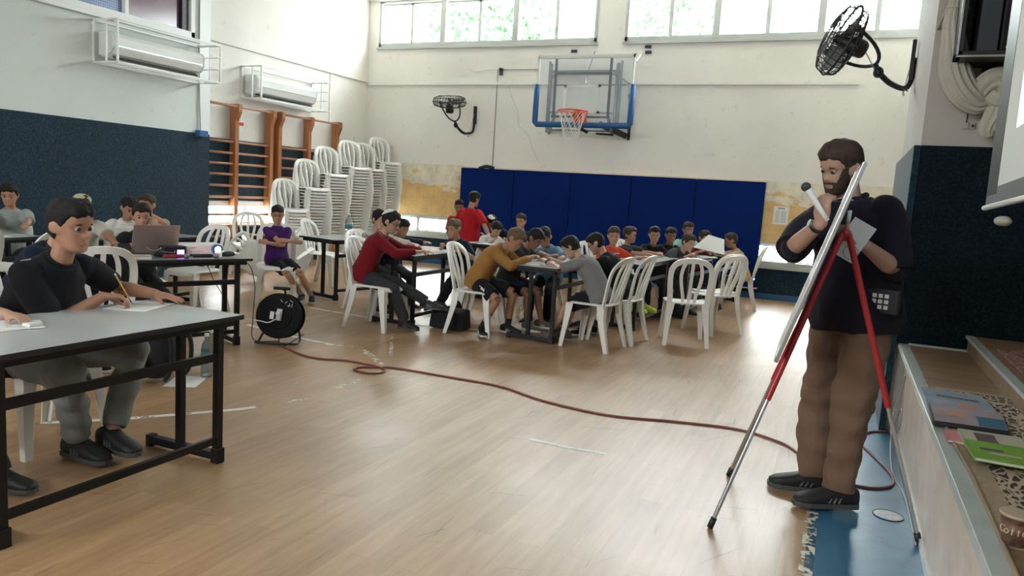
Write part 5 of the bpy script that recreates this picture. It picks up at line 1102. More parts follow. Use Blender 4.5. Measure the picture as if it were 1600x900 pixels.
    def hoff(x, y, z):
        fr = (x+.05)/0.42; line = 0.25 if fr > 0.75 else (0.25-(0.75-fr)*0.62 if fr > -0.1 else -0.27)
        line = max(line, -0.30-hairlen*0.2)+0.022*math.sin(17*y+ph[4])+0.016*math.sin(43*y+ph[5]); t = np.clip((z-line)/0.07, -1, 1)
        w_ = 0.012*math.sin(9*x+ph[0]+7*y)+0.010*math.sin(21*y+ph[1]+11*z)+0.008*math.sin(33*x+ph[2])
        topq = np.clip((z-0.1)/0.4, 0, 1); th = (0.030+0.045*topq*(1+hairlen*0.5)+w_ + (0.02*hairlen)) if t > 0 else 0
        m_ = th*min(1, t*1.6) if t > 0 else 0.10*t
        if t > 0 and fr > .6: m_ += 0.022*math.sin(38*y+ph[3])*topq
        v = np.array((x+.04, y, z*0.9)); v_ = v/(np.linalg.norm(v)+1e-6); return x+v_[0]*m_, y+v_[1]*m_, z+v_[2]*m_
    Hm = MB().loft([[hw(p) for p in r] for r in head_rings(40, 44, hoff)]); Hm.build('hair', hair, root, smooth=True, org=org)
    if beard:
        def boff(x, y, z):
            sm = lambda e0, e1, v: float(np.clip((v-e0)/(e1-e0), 0, 1))**2*(3-2*float(np.clip((v-e0)/(e1-e0), 0, 1)))
            line = -0.20+0.26*sm(.17, .29, abs(y))+0.012*math.sin(23*y)            # cheek line rises to the sideburns
            t = sm(line+.03, line-.04, z)*sm(-.04, .05, x-0.03); t *= 1-sm(.12, .09, abs(y))*sm(-.335, -.322, z)*sm(-.235, -.25, z)
            t = max(t, sm(.13, .10, abs(y))*sm(-.245, -.235, z)*sm(-.195, -.212, z))
            m_ = -0.045+0.068*t; v = np.array((x+.04, y, z)); v_ = v/(np.linalg.norm(v)+1e-6); return x+v_[0]*m_, y+v_[1]*m_, z+v_[2]*m_
        MB().loft([[hw(p) for p in r] for r in head_rings(56, 60, boff)]).build('beard', beard, root, smooth=True, org=org)
    if cap:
        cm, cr, cb, cy_ = cap                                # material, angular size, position back along the skull, height
        c_ = np.array((cb, 0, .13)); ax_ = nz(hf*cy_[0]+hs*cy_[2]+hu*cy_[1]); q = MB(); rings = []; sr = 0.435
        u_ = nz(np.cross(ax_, hf+0.01*hs)); v_ = np.cross(ax_, u_)
        for j in range(9):
            a = cr*(1-j/8.5); rings.append([hw(c_)+(u_*math.cos(2*PI*t/28)*math.sin(a)*0.99+v_*math.sin(2*PI*t/28)*math.sin(a)*0.99+ax_*math.cos(a))*sr*hh*1.05 for t in range(28)])
        rin = [[hw(c_)+(p-hw(c_))*0.93 for p in rings[0]]]; q.loft(rin+rings); q.build('skullcap', cm, root, smooth=True, org=org)
    # ---------------- shirt
    inf = 0.014*loose
    if top is not None:
        T = MB(); torso(inf, T, lo=-0.10 if hem > 0 else -0.03, top_r=0.066, drape=loose)
        for s in (1, -1):
            a, e_, w_ = sh[s], el[s], wr[s]; T.ell(a-Ss*s*.014*k, (.058*wf+inf*.7,)*3, 18, 14); P = [a, a*.88+e_*.12]; Rr = [.053*wf+inf*.6, .057*wf+inf*.7]
            if sleeve <= 0.6:
                q = sleeve/0.6; tip = a*(1-q)+e_*q; P += [a*.6+tip*.4, tip]; Rr += [.055*wf+inf*.9, (.049*wf+inf*1.1)]
            else:
                q = (sleeve-0.6)/0.4; tip = e_*(1-q)+w_*q; P += [a*.6+e_*.4, a*.2+e_*.8, e_, e_*.6+tip*.4, tip]; T.ell(e_, (.042*wf+inf*.9,)*3, 14, 10); Rr += [.052*wf+inf, .044*wf+inf, .043*wf+inf, .042*wf+inf*.8, (.040-.010*q)*wf+inf*.6]
            T.tube(P, Rr, 16)
        T.tube([nb_-dirs[3]*0.045*k, nb_+dirs[3]*0.004], [.072*k, .062*k], 16)
        remesh(T, 'shirt', [top] if not isinstance(top, (list, tuple)) else list(top), vox*1.15, 2, 0.0048*k*folds, 15, seed, org, root)
        cg = MB(); cg.tube([nb_+dirs[3]*0.006*k+rot(Fd, dirs[3], 2*PI*t/20)*0.060*k for t in range(20)], 0.006*k, 6, closed=True); cg.build('collar', collar or top, root, smooth=True, org=org)
    # ---------------- trousers or shorts
    if bottom is not None:
        T = MB(); inf2 = 0.012*loose; R_ = []
        for t, w, dd in ((-.10, .150, .110), (-.03, .172, .124), (.05, .166, .120), (.09, .155, .112)):
            p = pts[0]+dirs[0]*t*k; R_.append(ring(p, S, np.cross(S, dirs[0]), w*wf+inf2*.4, dd*wf+inf2*.4, 20))
        T.loft(R_)
        for s in (1, -1):
            a, b_, c_ = hip[s], kn[s], an[s]; P = [a-S*s*0.02, a*.95+b_*.05]; Rr = [.078*wf, .088*wf+inf2*.5]
            if leg <= 0.6:
                q = leg/0.6; tip = a*(1-q)+b_*q; P += [a*.6+tip*.4, tip]; Rr += [.086*wf+inf2*1.3, (.066*wf+inf2*2.0)]
            else:
                q = (leg-0.6)/0.4; tip = b_*(1-q)+c_*q; P += [a*.6+b_*.4, a*.25+b_*.75, b_, b_*.65+tip*.35, b_*.3+tip*.7, tip]; T.ell(b_, (.068*wf+inf2,)*3, 16, 12); T.ell(b_*.85+a*.15, (.070*wf+inf2,)*3, 16, 12); Rr += [.078*wf+inf2, .066*wf+inf2, .062*wf+inf2, .058*wf+inf2, .050*wf+inf2*1.3, .040*wf+inf2*1.5]
            T.tube(P, Rr, 16)
        remesh(T, 'trousers' if leg > 0.6 else 'shorts', [bottom], vox*1.15, 2, 0.0052*k*folds, 20, seed+9, org, root, vz=1.5)
    # ---------------- socks and shoes
    for s in (1, -1):
        tdd = td[s]; up_ = nz(Z-tdd*np.dot(Z, tdd)); lt = np.cross(up_, tdd); b0 = an[s]-up_*0.082*k
        if sock is not None:
            dsh = nz(kn[s]-an[s]); MB().tube([an[s]-up_*.03*k, an[s]+dsh*.02*k, an[s]+dsh*.10*k], [.040*k, .039*k, .042*k], 14).build('sock', sock, root, smooth=True, org=org)
        if shoe is not None:
            def sh_ring(x, z, w, hgt): return ring(b0+tdd*x*k*sk_+up_*(z*1.12)*k, lt, up_, w*k*sk_, hgt*k*1.15, 18, 0.8)
            U = [sh_ring(-.088, .040, .012, .018), sh_ring(-.082, .044, .030, .036), sh_ring(-.05, .050, .038, .046), sh_ring(-.01, .052, .040, .050), sh_ring(.03, .047, .041, .044), sh_ring(.08, .038, .045, .032), sh_ring(.13, .031, .047, .026), sh_ring(.165, .027, .040, .021), sh_ring(.188, .023, .022, .012)]
            up = MB().loft(U); up.tube([an[s]-up_*.05*k, an[s]-up_*.005*k+nz(kn[s]-an[s])*.008*k], [.040*k, .042*k], 16)
            so = up.build('shoe', shoe, root, smooth=True, org=org)
            SL = [[(x, w) for x, w in ((-.09, .018), (-.082, .034), (-.04, .041), (.03, .042), (.09, .048), (.14, .049), (.175, .038), (.194, .016))]]
            o1 = [b0+tdd*x*k*sk_+lt*w*k*sk_ for x, w in SL[0]]+[b0+tdd*x*k*sk_-lt*w*k*sk_ for x, w in SL[0][::-1]]
            MB().loft([[p+up_*0.0*k for p in o1], [p+up_*.024*k for p in o1]]).build('sole', sole, so, bevel=0.003, org=org)
            st = MB()
            for sd in (-1, 1):
                for j in range(3):
                    q = b0+tdd*(.015+.024*j)*k+lt*sd*.0475*k*(1.0+.03*j); st.bar(q+up_*.030*k, q+up_*(.060-.004*j)*k-tdd*.014*k-lt*sd*.009*k, .006*k, .009*k, lt)
            st.build('side_stripes', GREYM if sole is SOLEB else PAPER, so, org=org)
            lc = MB()
            for j in range(4): q = b0+tdd*(.035+.022*j)*k+up_*(.090-.013*j)*k; lc.tube([q+lt*.022*k-up_*.01*k, q+up_*.006*k, q-lt*.022*k-up_*.01*k], .0032*k, 5)
            lc.build('laces', GREYM if sole is SOLEB else PAPER, so, smooth=True, org=org)
    info = dict(root=root, org=org, hw=hw, hh=hh, hf=hf, hs=hs, hu=hu, sh=sh, el=el, wr=wr, kn=kn, an=an, hip=hip, F=F, S=S, Fd=Fd, Ss=Ss, nb=nb_, pts=pts, dirs=dirs, k=k, td=td)
    if extras: extras(info)
    return info
def glasses(I):
    hw, hh = I['hw'], I['hh']; g = MB()
    for s in (1, -1):
        g.tube([hw((.385, s*.135+.085*math.cos(t), .0+.065*math.sin(t))) for t in np.linspace(0, 2*PI, 17)[:-1]], hh*.010, 5, closed=True)
        g.tube([hw((.38, s*.22, .01)), hw((.20, s*.325, .02)), hw((-.02, s*.345, .01))], hh*.009, 5)
    g.tube([hw((.39, .05, .01)), hw((.40, 0, .02)), hw((.39, -.05, .01))], hh*.009, 5); g.build('glasses', BLK, I['root'], smooth=True, org=I['org'])
def watch(I, s=1, m_=BLK):
    a, b_ = I['el'][s], I['wr'][s]; d = nz(b_-a); c_ = b_-d*.035*I['k']; k = I['k']
    MB().tube([c_-d*.011, c_+d*.011], .034*k, 14).build('watch_strap', m_, I['root'], smooth=True, org=I['org'])
    u = nz(np.cross(d, (0.3, 0.2, 1))); MB().tube([c_+u*.030*k, c_+u*.042*k], .017*k, 16).build('watch_face', GREYM, I['root'], org=I['org'])
WC = mat('white_knit', (0.72, 0.71, 0.68), 0.9, bump=0.4, bscale=200); GRN_K = mat('patterned_knit', (0.40, 0.42, 0.26), 0.9, noise=0.5, nscale=90); BLKK = mat('black_knit', (0.02, 0.02, 0.02), 0.9)
T_BLK = cloth('black_tee', (0.013, 0.013, 0.016)); T_NAVY = cloth('navy_cloth', (0.010, 0.014, 0.028)); T_GREY = cloth('grey_marl', (0.20, 0.197, 0.195)); T_RED = cloth('bright_red_cloth', (0.42, 0.012, 0.018)); T_DRED = cloth('dark_red_cloth', (0.17, 0.008, 0.014))
T_PUR = cloth('purple_cloth', (0.055, 0.014, 0.105)); T_MUS = cloth('mustard_cloth', (0.33, 0.165, 0.045)); T_WHT = cloth('white_cloth', (0.62, 0.61, 0.57)); T_PALE = cloth('pale_green_grey_cloth', (0.30, 0.33, 0.315)); T_ORG = cloth('orange_red_cloth', (0.55, 0.055, 0.02))
T_DGR = cloth('charcoal_cloth', (0.045, 0.045, 0.048)); T_LBL = cloth('light_blue_cloth', (0.16, 0.30, 0.42)); T_MAR = cloth('maroon_cloth', (0.12, 0.012, 0.03)); T_BEI = cloth('beige_cloth', (0.44, 0.30, 0.19)); T_SAGE = cloth('sage_cloth', (0.46, 0.47, 0.40)); T_MINT = cloth('mint_cloth', (0.30, 0.5, 0.42))
T_STRP = cloth('grey_striped_cloth', (0.30, 0.28, 0.28), 0.35); T_SAND = cloth('sand_cloth', (0.45, 0.42, 0.35)); J_GREY = cloth('grey_denim', (0.20, 0.205, 0.192), 0.18); J_CHAR = cloth('charcoal_denim', (0.035, 0.037, 0.040)); KHAKI = cloth('khaki_cotton', (0.19, 0.118, 0.078), 0.10)
NAVYBLK = cloth('navy_black_shirt', (0.014, 0.012, 0.020)); S_YEL = mat('yellow_shoe', (0.50, 0.60, 0.02), 0.5); S_BLK = mat('black_shoe', (0.012, 0.012, 0.012), 0.6, bump=0.3, bscale=80); S_BRN = mat('brown_sandal', (0.10, 0.07, 0.05), 0.7); SOCKG = mat('grey_sock', (0.25, 0.25, 0.26), 0.95); SOCKB = mat('black_sock', (0.02, 0.02, 0.02), 0.95)
def A(*v): return np.array(v, float)
# the man at the easel
def man_extra(I):
    root, org, k = I['root'], I['org'], I['k']; p = I['pts']; F, S = I['Fd'], I['Ss']
    # shirt collar wings, button placket, rolled cuffs, belt box
    c_ = MB(); nb = I['nb']
    for s in (1, -1):
        c_.add([nb+F*.070+S*s*.01-A(0,0,.015), nb+F*.02+S*s*.072+A(0,0,.020), nb+F*.062+S*s*.068-A(0,0,.045), nb+F*.095+S*s*.035-A(0,0,.075), nb+F*.074+S*s*.01-A(0,0,.017), nb+F*.02+S*s*.078+A(0,0,.018), nb+F*.07+S*s*.075-A(0,0,.05), nb+F*.102+S*s*.035-A(0,0,.08)], [(3,2,1,0),(4,5,6,7),(0,1,5,4),(1,2,6,5),(2,3,7,6),(3,0,4,7)])
    c_.tube([nb-F*.02+S*.07*math.cos(t)-F*.052*math.sin(t)+A(0,0,.018) for t in np.linspace(0, PI, 9)], .014, 8)
    c_.build('shirt_collar', NAVYBLK, root, smooth=False, org=org, bevel=0.004)
    for s in (1, -1):
        e_, w_ = I['el'][s], I['wr'][s]; a_, h_ = I['sh'][s], e_; d = nz(w_-e_); q = e_+d*.01
        MB().tube([q-d*.022, q+d*.010, q+d*.022], [.052, .053, .051], 16).build('rolled_cuff', NAVYBLK, root, smooth=True, org=org)
    dv = I['hip'][1]+A(0,0,.085)+I['F']*.09+I['S']*.085
    fdir = nz(I['F']*0.9+I['S']*0.25); sdir = np.cross(A(0,0,1), fdir); bx = MB(); bx.bar(dv-sdir*.085, dv+sdir*.085, .045, .12, (0,0,1)); bo = bx.build('belt_device', BLK, root, bevel=0.01, org=org)
    bt = MB()
    for i in range(3):
        for j in range(3):
            q = dv+fdir*.0235+sdir*(.028-.026*i-.0)*1.0+A(0,0,.026-.026*j); bt.bar(q-sdir*.009, q+sdir*.009, .004, .018, (0,0,1))
    bt.bar(dv+fdir*.0235-sdir*.052+A(0,0,.022), dv+fdir*.0235-sdir*.070+A(0,0,.022), .004, .012, (0,0,1))
    bt.build('buttons', PAPER, bo, org=org)
    # button placket and buttons
    pk = MB(); line = [nb+F*.088-A(0,0,.07), p[2]+F*.125, p[1]+F*.122, p[0]+F*.138+A(0,0,.0)]
    pk.tube(line, .006, 6); pk.build('placket', NAVYBLK, root, smooth=True, org=org)
    watch(I, -1, BLK)
MF = 238
mp_ = (0.08, 4.02)
man = person('man in a dark navy shirt and khaki trousers standing behind the red easel', mp_, MF, h=1.80, pz=0.955, lean=3, sidelean=-9, twist=4, head=(-16, 22, -6),
    hands=[A(0.085, 3.70, 1.285), A(-0.105, 3.72, 1.375)], elbows=[A(0.45, 0.1, -1.0), A(-0.8, 0.15, -1.0)], curls=(0.55, 0.75), hdirs=[A(-0.55, -0.35, 0.42), A(-0.02, -0.15, 0.9)], palms=[A(-0.7, 0.5, -0.3), A(0.5, 0.8, 0.1)],
    feet=[A(0.10, 3.84, .088), A(-0.02, 4.02, .088)], toes=(205, 190), knees=[A(-0.3, -0.9, 0), A(-0.6, -0.8, 0)], skin_m=SK4, hair=HBRN, top=NAVYBLK, sleeve=0.60, bottom=KHAKI, leg=1.0, shoe=S_BLK, sole=SOLEB, vox=0.0058, beard=HBRN, extras=man_extra, seed=2, hem=0.03, loose=1.7, folds=1.8, slim=1.08)
# things the man holds: microphone, marker, paper
I = man; w_ = I['wr'][-1]; hd = nz(A(-0.02, -0.15, 0.9)); q0 = w_+hd*.075+A(-0.02, -0.03, 0.0)
mic = empty('microphone', 'microphone in the right hand of the man at the easel', 'microphone', tuple(q0)); md = nz(A(-0.45, -0.1, 0.62))
MB().lathe([(0.010, -0.08), (0.012, -0.02), (0.015, 0.08), (0.017, 0.09)], (0, 0, 0), 14, axis=md).build('handle', WHT, mic, smooth=True)
MB().ell(md*0.10, (0.022, 0.022, 0.022), 14, 10).build('grille', DARKM, mic, smooth=True)
w_ = I['wr'][1]; q1 = w_+nz(A(-0.55, -0.35, 0.42))*.085+A(-0.02, -0.03, 0.02)
mk = empty('marker', 'clear marker pen held upright in the left hand of the man', 'marker', tuple(q1)); MB().tube([(0, 0, -0.05), (0, 0, 0.03)], .009, 12).build('cap', mat('orange_cap', (0.55, 0.18, 0.08), 0.4), mk, smooth=True); MB().tube([(0, 0, 0.03), (0.002, 0, 0.085)], .0095, 12).build('barrel', PAPER, mk, smooth=True)
pp = MB().bar((0, 0, -0.09), (0, 0, 0.09), 0.002, 0.11, (1, 0.35, 0)).build('paper_sheet', PAPER); pp.location = tuple(q1+A(0.03, 0.012, -0.045)); pp.rotation_euler = (0, rad(28), 0)
tag(pp, 'white paper held in the left hand of the man at the easel', 'paper'); MB().tube([(0.02+0.03*math.cos(t), -0.004, -0.05+0.03*math.sin(t)) for t in np.linspace(0, 2*PI, 25)[:-1]], 0.001, 4, closed=True).build('drawing', INK, pp)

# boy in black in the left foreground
def boy_extra(I):
    # three-stripe mark on the chest and piping on the shoulder
    root, org = I['root'], I['org']; F, S = I['Fd'], I['Ss']; c_ = I['pts'][2]+F*.120*I['k']-S*.075*I['k']+I['dirs'][2]*.06*I['k']
    g = MB()
    for j, hgt in enumerate((.011, .018, .025)):
        a = c_+S*(-.016+.016*j)*-1; g.bar(a+A(0,0,-.012), a+A(0,0,-.012+hgt)+S*.008, .008, .004, F)
    g.build('chest_mark', PAPER, root, org=org)
    s = -1; a = I['sh'][s]; g = MB(); g.tube([a+A(0,0,.062*I['k'])+S*.05-F*.01, a+A(0,0,.060*I['k'])+S*.0-F*.01], .003, 5); g.build('shoulder_piping', PAPER, root, org=org)
boy = person('boy in a black T-shirt and grey jeans writing at the foreground table', (-3.61, 2.36), 4, h=1.74, pz=0.52, lean=28, twist=6, head=(4, 8, 0), hands=[A(-3.24, 2.80, 0.785), A(-3.27, 2.52, 0.80)], elbows=[A(-0.2, 0.9, -0.5), A(-0.35, -0.55, -0.75)],
    curls=(0.12, 0.85), hdirs=[A(0.9, 0.25, -0.1), A(0.75, 0.6, -0.05)], palms=[A(0, 0, -1), A(0.5, 0.1, -0.8)], feet=[A(-3.22, 2.52, .12), A(-3.30, 2.40, .095)], toes=(-5, 0), knees=[A(0.5, 0.75, 0.5), A(0.6, -0.35, 0.9)],
    skin_m=SK1, hair=HBLK, top=T_BLK, sleeve=0.46, bottom=J_GREY, leg=0.97, shoe=S_BLK, sole=SOLEB, vox=0.006, extras=boy_extra, seed=3, slim=1.0, loose=1.1, folds=1.1, hm=1.03)
pencil(boy['wr'][-1]+A(0.02, 0.05, 0.10), boy['wr'][-1]+A(0.075, 0.10, -0.045), 'yellow pencil held by the boy in the black T-shirt')
person('child in dark jeans partly seen at the left edge', (-3.66, 1.74), 4, h=1.45, pz=0.535, lean=14, head=(10, 15, 0), hands=[A(-3.22, 2.03, 0.775), A(-3.26, 1.70, 0.775)], curls=(0.5, 0.5), feet=[A(-3.22, 1.98, .085), A(-3.2, 1.70, .085)],
    skin_m=SK2, top=T_DGR, sleeve=0.5, bottom=J_CHAR, shoe=S_BLK, sole=SOLEB, vox=0.0075, seed=4)
# second row, left
person('child in a navy hoodie with a grey skullcap, hunched behind the foreground boy', (-4.98, 3.22), 30, h=1.45, pz=0.50, lean=30, head=(-20, 12, 0), hands=[A(-4.95, 3.95, 0.775), A(-4.65, 3.85, 0.775)], skin_m=SK2, top=T_NAVY, sleeve=0.97, bottom=T_BLK, cap=(mat('grey_knit', (0.32, 0.31, 0.28), 0.9, bump=0.3, bscale=200), 0.9, -.06, (-.35, 1, 0)), vox=0.009, seed=5, slim=1.1, loose=1.4)
person('child in a sand coloured striped T-shirt with a patterned skullcap, bending to write', (-6.22, 4.55), -35, h=1.45, pz=0.55, lean=20, head=(10, 34, 0), hands=[A(-5.55, 4.42, 0.775), A(-5.82, 4.15, 0.775)], skin_m=SK3, hair=HBRN, top=T_SAND, sleeve=0.5, bottom=T_DGR, cap=(GRN_K, 0.85, -.02, (.05, 1, 0)), vox=0.009, seed=6, slim=1.1)
person('boy in a white T-shirt sitting behind the laptop, looking down', (-6.68, 5.42), -40, h=1.40, lean=22, head=(20, 25, 0), hands=[A(-6.3, 5.35, 0.775), A(-6.62, 5.10, 0.775)], skin_m=SK1, top=T_WHT, sleeve=0.5, bottom=T_DGR, vox=0.009, seed=7, slim=1.05)
person('boy in a black shirt and black trousers behind the laptop, chin on his hand', (-5.72, 4.75), -28, pz=0.50, h=1.36, lean=16, head=(-6, 10, 0), hands=[A(-5.48, 4.72, 0.93), A(-5.50, 4.50, 0.79)], elbows=[A(0.2, 0.5, -1), A(-0.3, -0.6, -0.7)], curls=(0.9, 0.4), hdirs=[A(-0.1, 0.1, 1), None], palms=[A(-1, 0, 0), None], feet=[A(-5.15, 4.72, .085), A(-5.20, 4.48, .085)], knees=[A(0.8, 0.2, 0.9), A(0.8, -0.1, 0.9)], skin_m=SK1, top=T_BLK, sleeve=0.5, bottom=T_BLK, shoe=S_BLK, sole=SOLEB, vox=0.009, seed=8)
person('boy in a beige patterned T-shirt behind the laptop, elbow raised beside his face', (-6.62, 5.66), -62, h=1.36, lean=10, head=(-10, 4, 0), hands=[A(-6.40, 5.42, 1.0), A(-6.5, 5.30, 0.79)], elbows=[A(1.0, 0.3, -0.45), None], curls=(0.8, 0.4), hdirs=[A(-0.4, 0, 1), None], skin_m=SK1, hair=HBRN, top=T_SAND, sleeve=0.5, bottom=T_DGR, vox=0.009, seed=9)
person('boy in a pale grey-green T-shirt at the left edge against the teal wall', (-7.78, 4.94), -28, h=1.45, lean=12, head=(-15, 14, 0), hands=[A(-7.02, 4.60, 0.775), A(-7.22, 4.38, 0.775)], curls=(0.35, 0.4), skin_m=SK1, top=T_PALE, sleeve=0.55, bottom=T_DGR, vox=0.009, seed=10, slim=1.05)
# boy in purple, arms crossed
person('boy in a purple T-shirt and black shorts sitting with crossed arms', (-5.98, 6.83), -48, h=1.30, pz=0.50, lean=8, head=(0, 14, 0), hands=[A(-5.88, 6.58, 0.70), A(-5.68, 6.75, 0.73)], elbows=[A(0.5, 0.5, -1.0), A(-0.5, -0.5, -1.0)], curls=(0.3, 0.3), palms=[A(-0.6, 0.6, 0), A(-0.6, 0.6, 0)], hdirs=[A(-0.5, -0.45, 0.1), A(0.6, 0.5, -0.1)],
    feet=[A(-5.58, 6.98, .085), A(-5.66, 6.90, .10)], toes=(-50, -62), knees=[A(0.75, -0.55, 0.6), A(0.6, -0.8, 0.6)], skin_m=SK1, top=T_PUR, sleeve=0.45, bottom=T_BLK, leg=0.5, shoe=S_BLK, sock=SOCKG, vox=0.0075, seed=11, slim=1.0, loose=0.7)
# table of the red sweater
person('boy in a dark red sweater with a white skullcap, legs crossed, writing', (-4.36, 6.26), 22, h=1.46, pz=0.535, lean=25, head=(-12, 20, 0), hands=[A(-3.95, 6.70, 0.775), A(-3.86, 6.42, 0.785)], elbows=[A(-0.3, 0.5, -0.9), A(0.1, -0.6, -0.9)], curls=(0.35, 0.8), feet=[A(-3.50, 6.62, .17), A(-3.90, 6.33, .085)], toes=(15, -8), knees=[A(0.9, 0.0, 0.9), A(1, -0.1, 0.8)],
    skin_m=SK2, top=T_DRED, sleeve=0.97, bottom=J_CHAR, leg=0.98, shoe=S_BLK, sole=SOLEB, cap=(WC, 0.88, -.10, (-.75, .9, 0)), vox=0.0065, seed=12, extras=glasses, slim=1.03)
person('boy in a pale grey-green jacket with dark lettering, leaning in beside the red sweater', (-4.96, 7.10), 0, pz=0.50, h=1.42, lean=20, head=(-12, 14, 0), hands=[A(-4.28, 7.20, 0.775), A(-4.32, 6.98, 0.775)], skin_m=SK2, top=T_SAGE, sleeve=0.97, bottom=T_DGR, vox=0.0078, seed=13, extras=lambda I: [text('sleeve_letter', ch, 0.045, INK, Matrix.Translation(Vector(I['sh'][-1]*(1-t)+I['el'][-1]*t+A(0.0, -0.072, 0.02)-A(*I['org']))) @ Matrix.Rotation(rad(-40), 4, 'Y') @ Matrix.Rotation(rad(90), 4, 'X'), I['root'], 0.002) for ch, t in zip('FOXES', (0.05, 0.2, 0.35, 0.5, 0.65))])
person('child in a dark sweater across the table, mostly hidden by the red sweater', (-4.92, 7.55), -20, pz=0.48, h=1.30, lean=26, head=(0, 25, 0), hands=[A(-4.30, 7.45, 0.80), A(-4.36, 7.30, 0.775)], curls=(0.3, 0.5), skin_m=SK1, top=T_NAVY, sleeve=0.95, bottom=T_DGR, vox=0.009, seed=14)
person('boy in a navy T-shirt leaning on the table, facing the camera', (-3.98, 7.70), -108, pz=0.49, h=1.32, lean=22, head=(4, 15, 0), hands=[A(-3.85, 7.32, 0.775), A(-4.08, 7.32, 0.79)], curls=(0.4, 0.7), feet=[A(-3.75, 7.10, .085), A(-3.98, 7.05, .085)], skin_m=SK1, hair=HLT, top=T_NAVY, sleeve=0.5, bottom=T_BLK, shoe=S_BLK, sole=SOLEB, vox=0.008, seed=15)
person('boy in a bright red T-shirt standing with his back to the camera', (-4.92, 9.58), 82, h=1.42, pz=0.74, lean=5, head=(-12, 15, 0), hands=[A(-4.98, 9.62, 0.72), A(-4.52, 9.50, 0.74)], feet=[A(-4.95, 9.58, .085), A(-4.70, 9.52, .085)], toes=(90, 75), knees=[A(0, 1, 0), A(0, 1, 0)], skin_m=SK1, top=T_RED, sleeve=0.5, bottom=T_BLK, leg=0.75, vox=0.0085, seed=16, slim=1.08, loose=1.5)
person('dark haired child just left of the standing boy in red', (-5.25, 9.9), -70, h=1.28, lean=8, head=(10, 10, 0), skin_m=SK3, top=T_RED, sleeve=0.5, bottom=T_DGR, pz=0.66, feet=[A(-4.95, 9.83, .085), A(-5.15, 9.83, .085)], knees=[A(0, -1, 0), A(0, -1, 0)], hands=[A(-4.85, 9.8, 0.66), A(-5.25, 9.8, 0.66)], vox=0.0095, seed=17)
person('boy with dark hair in a white shirt writing beyond the mustard shirt', (-4.50, 9.25), -30, pz=0.49, h=1.30, lean=30, head=(-5, 34, 0), hands=[A(-4.15, 9.22, 0.775), A(-4.25, 9.0, 0.775)], skin_m=SK1, top=T_WHT, sleeve=0.5, bottom=T_DGR, vox=0.0095, seed=18)
person('child in a dark shirt with a round white skullcap turned towards the camera', (-4.50, 10.20), -150, h=1.38, lean=34, head=(10, 36, 0), hands=[A(-4.85, 9.95, 0.775), A(-4.7, 9.75, 0.775)], skin_m=SK1, top=T_NAVY, sleeve=0.9, bottom=T_DGR, cap=(WC, 0.62, 0.0, (-.55, .75, .75)), vox=0.0095, seed=19)
person('child in a dark top sitting beyond the mustard shirt, beside the blue mats', (-4.22, 9.95), -100, pz=0.50, h=1.34, lean=8, head=(10, 8, 0), skin_m=SK1, hair=HBRN, top=T_NAVY, sleeve=0.5, bottom=T_DGR, vox=0.0095, seed=20)
# table of the mustard sweater
def must_extra(I):
    g = MB(); a, b_ = I['hip'][-1], I['kn'][-1]; k = I['k']
    for t in (.38, .44, .50, .56): q = a*(1-t)+b_*t+A(0, 0, .02)-I['S']*.103*k; g.bar(q+A(0, 0, -.012), q+A(0, 0, .016), .010, .004, (0, 1, 0))
    g.build('shorts_lettering', PAPER, I['root'], org=I['org'])
person('boy in a mustard long sleeved shirt and black shorts leaning over the table', (-3.32, 6.74), 2, h=1.46, pz=0.535, lean=38, twist=0, head=(0, 40, 0), hands=[A(-2.85, 6.96, 0.79), A(-2.80, 6.76, 0.80)], elbows=[A(-0.2, 0.7, -0.6), A(-0.1, -0.6, -0.5)], curls=(0.5, 0.8), feet=[A(-3.02, 6.86, .085), A(-3.18, 6.60, .085)], toes=(-10, -55), knees=[A(0.8, 0.2, 0.7), A(0.9, -0.3, 0.8)],
    skin_m=SK1, hair=HLT, top=T_MUS, sleeve=0.97, bottom=T_BLK, leg=0.5, shoe=S_BLK, sock=SOCKB, vox=0.0068, seed=21, extras=must_extra)
person('boy in dark shorts sitting close behind the boy in mustard, mostly hidden', (-3.25, 7.30), -4, pz=0.50, h=1.38, lean=30, head=(0, 35, 0), hands=[A(-2.82, 7.45, 0.775), A(-2.80, 7.25, 0.775)], feet=[A(-2.85, 7.35, .085), A(-2.9, 7.12, .085)], skin_m=SK3, hair=HBLK, top=T_DGR, sleeve=0.5, bottom=T_NAVY, leg=0.5, shoe=S_BRN, vox=0.008, seed=22)
person('boy in a light blue T-shirt with dark hair, head bent over the table', (-3.02, 7.96), -88, pz=0.50, h=1.34, lean=26, head=(0, 34, 0), hands=[A(-2.72, 7.48, 0.775), A(-2.90, 7.48, 0.79)], curls=(0.5, 0.8), skin_m=SK1, top=T_LBL, sleeve=0.5, bottom=T_BLK, vox=0.008, seed=23)
person('boy in a grey T-shirt and black shorts writing with his head low', (-2.08, 6.86), 176, h=1.36, pz=0.505, lean=35, head=(4, 38, 0), hands=[A(-2.62, 6.78, 0.785), A(-2.60, 6.98, 0.785)], elbows=[A(0.3, -0.6, -0.5), A(0.3, 0.6, -0.6)], curls=(0.6, 0.8), feet=[A(-2.53, 6.80, .085), A(-2.45, 6.98, .085)], toes=(190, 175), knees=[A(-0.8, 0, 0.8), A(-0.8, 0.2, 0.8)],
    skin_m=SK2, top=T_GREY, sleeve=0.5, bottom=T_BLK, leg=0.5, shoe=S_BRN, sole=SOLEB, vox=0.0068, seed=24, extras=lambda I: watch(I, 1, BLK), slim=1.02)
